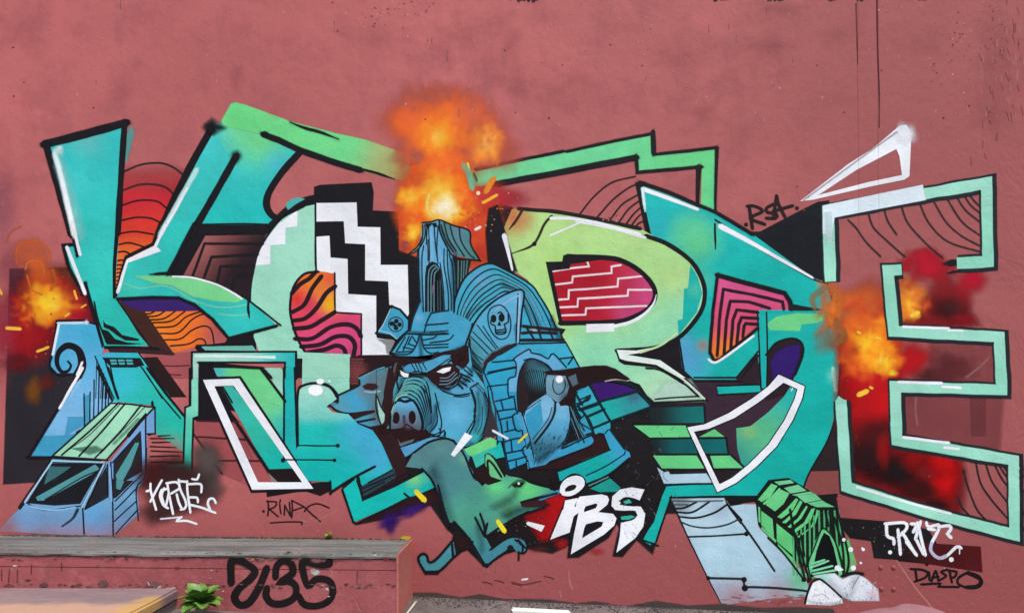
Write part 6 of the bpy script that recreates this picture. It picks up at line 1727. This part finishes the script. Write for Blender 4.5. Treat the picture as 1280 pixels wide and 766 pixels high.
# ------------------------------------------------------------ lower step in front of the ledge
step = tag(link(bpy.data.objects.new('concrete_step', None)), 'worn concrete step with yellowed edge in front of the ledge', 'step')
def step_mesh(name, z0, z1, grow, mat):
    out = [(-7.4, LD + 0.02), (-7.4, -1.95), (-3.05, -1.95)]
    cx_, cy_, r = -2.98, -1.72, 0.2
    for i in range(9):
        a = -math.pi / 2 + i / 8 * math.pi / 2
        out.append((cx_ + r * math.cos(a), cy_ + r * math.sin(a) - 0.03))
    out += [(-2.80, -1.2), (-2.83, LD + 0.02)]
    bm = bmesh.new()
    top = [bm.verts.new((x + (grow if x > -3.1 else 0), y - (grow if y < -1 else 0), z1 - 0.004 * (x + 4) * 0.5)) for x, y in out]
    bot = [bm.verts.new((v.co.x, v.co.y, z0)) for v in top]
    bm.faces.new(top); bm.faces.new(bot[::-1])
    n = len(out)
    for i in range(n): bm.faces.new((top[i], bot[i], bot[(i+1) % n], top[(i+1) % n]))
    bmesh.ops.recalc_face_normals(bm, faces=bm.faces)
    ed = [e for e in bm.edges if all(v in top for v in e.verts)]
    bmesh.ops.bevel(bm, geom=ed, offset=0.018, segments=3, affect='EDGES')
    me = bpy.data.meshes.new(name); bm.to_mesh(me); bm.free(); me.materials.append(mat)
    return link(bpy.data.objects.new(name, me), step)
step_mesh('tread', 0.18, 0.262, 0.0, M_STEP)
step_mesh('riser', -0.5, 0.179, -0.02, M_STEPF)

# ------------------------------------------------------------ leafy weed in the corner by the step
def leaf_mat(name, c1, c2):
    m, nt, b, out, P = new_mat(name)
    n = noise_tex(nt, P, 22, 4, 0.6)
    nt.links.new(mixc(nt, mrange(nt, n, 0.35, 0.65, 0, 1), C(c1), C(c2)), b.inputs['Base Color'])
    b.inputs['Roughness'].default_value = 0.5
    if 'Subsurface Weight' in b.inputs: b.inputs['Subsurface Weight'].default_value = 0.0
    return m
M_LEAF = [leaf_mat('leaf_green', '#4f7524', '#6f953e'), leaf_mat('leaf_dark_green', '#3a681e', '#52802e'), leaf_mat('leaf_yellow_green', '#8fae2e', '#a8bc48')]
def leaf_mesh(L, W, mat, lob=0.12, curl=0.35):
    V, F = [], []
    n = 9
    for i in range(n + 1):
        t = i / n
        w = W * (math.sin(math.pi * min(1, t * 0.9 + 0.06)) ** 0.8) * (1 + lob * math.sin(t * 24)) * (0.35 + 0.9 * t if t < .6 else 1)
        if i == n: w = W * 0.05
        z = -curl * L * t * t
        for s in (-1, -.5, 0, .5, 1):
            V.append((s * w * .5, t * L, z + abs(s) * w * 0.16))
    for i in range(n):
        for j in range(4):
            a = i * 5 + j; F.append((a, a + 1, a + 6, a + 5))
    me = bpy.data.meshes.new('leaf'); me.from_pydata(V, [], F); me.update(); me.materials.append(mat)
    for p in me.polygons: p.use_smooth = True
    return me
def rosette(name, label, loc, L, n, mats, cat='weed', zmin=8, zmax=80):
    r = tag(link(bpy.data.objects.new(name, None)), label, cat); r.location = loc
    ms = [leaf_mesh(L * k, L * k * wq, M_LEAF[mi], curl=cu) for k, wq, mi, cu in ((1, .72, mats[0], .35), (.85, .8, mats[0], .25), (.75, .7, mats[1], .2))]
    for i in range(n):
        o = link(bpy.data.objects.new('leaf', ms[i % 3]), r)
        t = i / n
        o.rotation_euler = (math.radians(zmin + (zmax - zmin) * t + rnd.uniform(-8, 8)), rnd.uniform(-.25, .25), i * 2.3999 + rnd.uniform(-.2, .2))
        o.location = (0, 0, 0.02 + 0.10 * L * t)
    return r
px_, py_ = 245, 762
plant = rosette('leafy_weed', 'bright green leafy weed growing beside the end of the step', (-2.53, -1.02, gz(-2.53) + 0.1), 0.172, 46, (0, 1), zmin=-4, zmax=72)
box_mesh('root_clump', -0.03, 0.03, -0.03, 0.03, -0.09, 0.03, M_STEPF, plant, 0.01)
w2 = rosette('leafy_weed', 'tiny yellow green weed in the joint behind the ledge top', (wx(413), -0.035, lz(wx(413)) + 0.004), 0.05, 14, (2, 1))

# moss and dirt in the joint between ledge and wall
def clump_mesh(name, pts, mat):
    V, F = [], []
    for x, y, z, r in pts:
        b = len(V)
        for i in range(6):
            a = i * math.tau / 6; V.append((x + math.cos(a) * r * rnd.uniform(.7, 1.3), y + math.sin(a) * r * .7, z - r * .3))
        for i in range(6):
            a = (i + .5) * math.tau / 6; V.append((x + math.cos(a) * r * .6 * rnd.uniform(.6, 1.3), y + math.sin(a) * r * .4, z + r * rnd.uniform(.3, .7)))
        V.append((x, y, z + r * rnd.uniform(.6, 1.1)))
        for i in range(6):
            j = (i + 1) % 6
            F += [(b+i, b+j, b+6+i), (b+j, b+6+j, b+6+i), (b+6+i, b+6+j, b+12)]
    me = bpy.data.meshes.new(name); me.from_pydata(V, [], F); me.update(); me.materials.append(mat)
    return me
M_MOSS = rough_material('moss_and_dirt', '#3f3a30', '#4f4c3a', '#5c5a44', 9, None, 0.01, 0.95, pits='#7a736a')
pts = []
dens = [(60, 30, 60), (85, 18, 60), (270, 45, 60), (330, 50, 70), (400, 25, 60), (240, 20, 40)]
for cx_, sx_, n in dens:
    for k in range(n):
        x = wx(max(-40, min(505, rnd.gauss(cx_, sx_)))); pts.append((x, -abs(rnd.gauss(0.012, 0.012)) - 0.006, lz(x) + 0.002, rnd.uniform(.006, .02)))
for k in range(420):
    x = wx(rnd.uniform(-60, 508)); pts.append((x, -abs(rnd.gauss(0, 0.014)) - 0.005, lz(x) + 0.001, rnd.uniform(.003, .011)))
moss = tag(link(bpy.data.objects.new('moss', clump_mesh('moss', pts, M_MOSS))), 'moss and dirt gathered in the joint behind the ledge top', kind='stuff')
pts = []
for k in range(900):
    x = wx(rnd.uniform(518, 1060)); y = -abs(rnd.gauss(0.0, 0.16)) - 0.008
    pts.append((x, y, gz(x) + 0.001, rnd.uniform(.004, .016) * (1.4 if y > -.05 else 1)))
grit = tag(link(bpy.data.objects.new('gravel', clump_mesh('gravel', pts, M_GRIT))), 'crumbled mortar and grit on the pavement along the wall foot', kind='stuff')

pts = []
for k in range(260):
    x = wx(rnd.uniform(-60, 500)); pts.append((x * .94 - .2, rnd.uniform(-.74, -.04), 0, rnd.uniform(.002, .006)))
pts = [(x, y, lz(x) + .001, r) for x, y, z, r in pts if x < LX - .05]
crumbs = tag(link(bpy.data.objects.new('gravel', clump_mesh('gravel', pts, M_CRUMB))), 'loose grit scattered over the ledge top', kind='stuff')
# low cement hump at the foot of the wall on the right
def hump_mesh():
    V, F = [], []
    nu, nv = 28, 8
    for i in range(nv + 1):
        ph = i / nv * math.pi / 2
        for j in range(nu + 1):
            a = math.pi * j / nu
            q = 1 + .05 * mnoise.noise(Vector((math.cos(a) * 2, math.sin(a) * 2, ph)))
            V.append((.60 * math.cos(a) * math.cos(ph) * q, 0.02 - .26 * math.sin(a) * math.cos(ph) * q, .26 * math.sin(ph) * (1 + .08 * math.cos(a))))
    for i in range(nv):
        for j in range(nu):
            a = i * (nu + 1) + j; F.append((a, a + 1, a + nu + 2, a + nu + 1))
    me = bpy.data.meshes.new('cement_hump'); me.from_pydata(V, [], F); me.update(); me.materials.append(M_MOUND)
    bm = bmesh.new(); bm.from_mesh(me); bmesh.ops.recalc_face_normals(bm, faces=bm.faces); bm.to_mesh(me); bm.free()
    for p in me.polygons: p.use_smooth = True
    return me
hump = tag(link(bpy.data.objects.new('cement_hump', hump_mesh())), 'low mauve cement hump at the wall foot below the black tag', 'hump')
hump.location = (wx(1123), 0, gz(wx(1123)) - 0.13)

# broken white plastic profile lying on the pavement
def strip_mesh():
    prof = [(0, 0), (0, .028), (.012, .032), (.02, .022), (.055, .022), (.06, .03), (.07, .03), (.075, .022), (.11, .022), (.118, .03), (.13, .026), (.13, 0)]
    V, F = [], []
    xs = [0, .02, .25, .48, .52]
    m = len(prof)
    for i, x in enumerate(xs):
        for y, z in prof: V.append((x + (rnd.uniform(-.012, .012) if i in (0, 4) else 0), y - .13, z))
    for i in range(len(xs) - 1):
        for j in range(m):
            k = (j + 1) % m; F.append((i*m+j, (i+1)*m+j, (i+1)*m+k, i*m+k))
    F.append(tuple(range(m))[::-1]); F.append(tuple((len(xs)-1)*m + j for j in range(m)))
    me = bpy.data.meshes.new('plastic_strip'); me.from_pydata(V, [], F); me.update()
    bm = bmesh.new(); bm.from_mesh(me); bmesh.ops.recalc_face_normals(bm, faces=bm.faces); bm.to_mesh(me); bm.free()
    me.materials.append(M_WHITE)
    return me
st = tag(link(bpy.data.objects.new('plastic_strip', strip_mesh())), 'short white ribbed plastic strip lying on the pavement below the dog', 'strip')
st.location = (0.005, -0.31, gz(.25) + 0.004); st.rotation_euler = (0, math.radians(2.6), math.radians(-1))
def lath_mesh():
    bm = bmesh.new()
    bmesh.ops.create_cone(bm, segments=8, radius1=.011, radius2=.007, depth=.62, cap_ends=True)
    for v in bm.verts:
        v.co.x += .006 * math.sin(v.co.z * 7)
    bmesh.ops.subdivide_edges(bm, edges=[e for e in bm.edges if abs(e.verts[0].co.z - e.verts[1].co.z) > .3], cuts=4)
    me = bpy.data.meshes.new('thin_stick'); bm.to_mesh(me); bm.free(); me.materials.append(M_STICK)
    for p in me.polygons: p.use_smooth = True
    return me
sk = tag(link(bpy.data.objects.new('thin_stick', lath_mesh())), 'thin cream stick lying on the ground beside the ledge end', 'stick')
sk.location = (-0.905, -0.55, gz(-.9) + 0.013); sk.rotation_euler = (math.radians(90), 0, math.radians(-4))
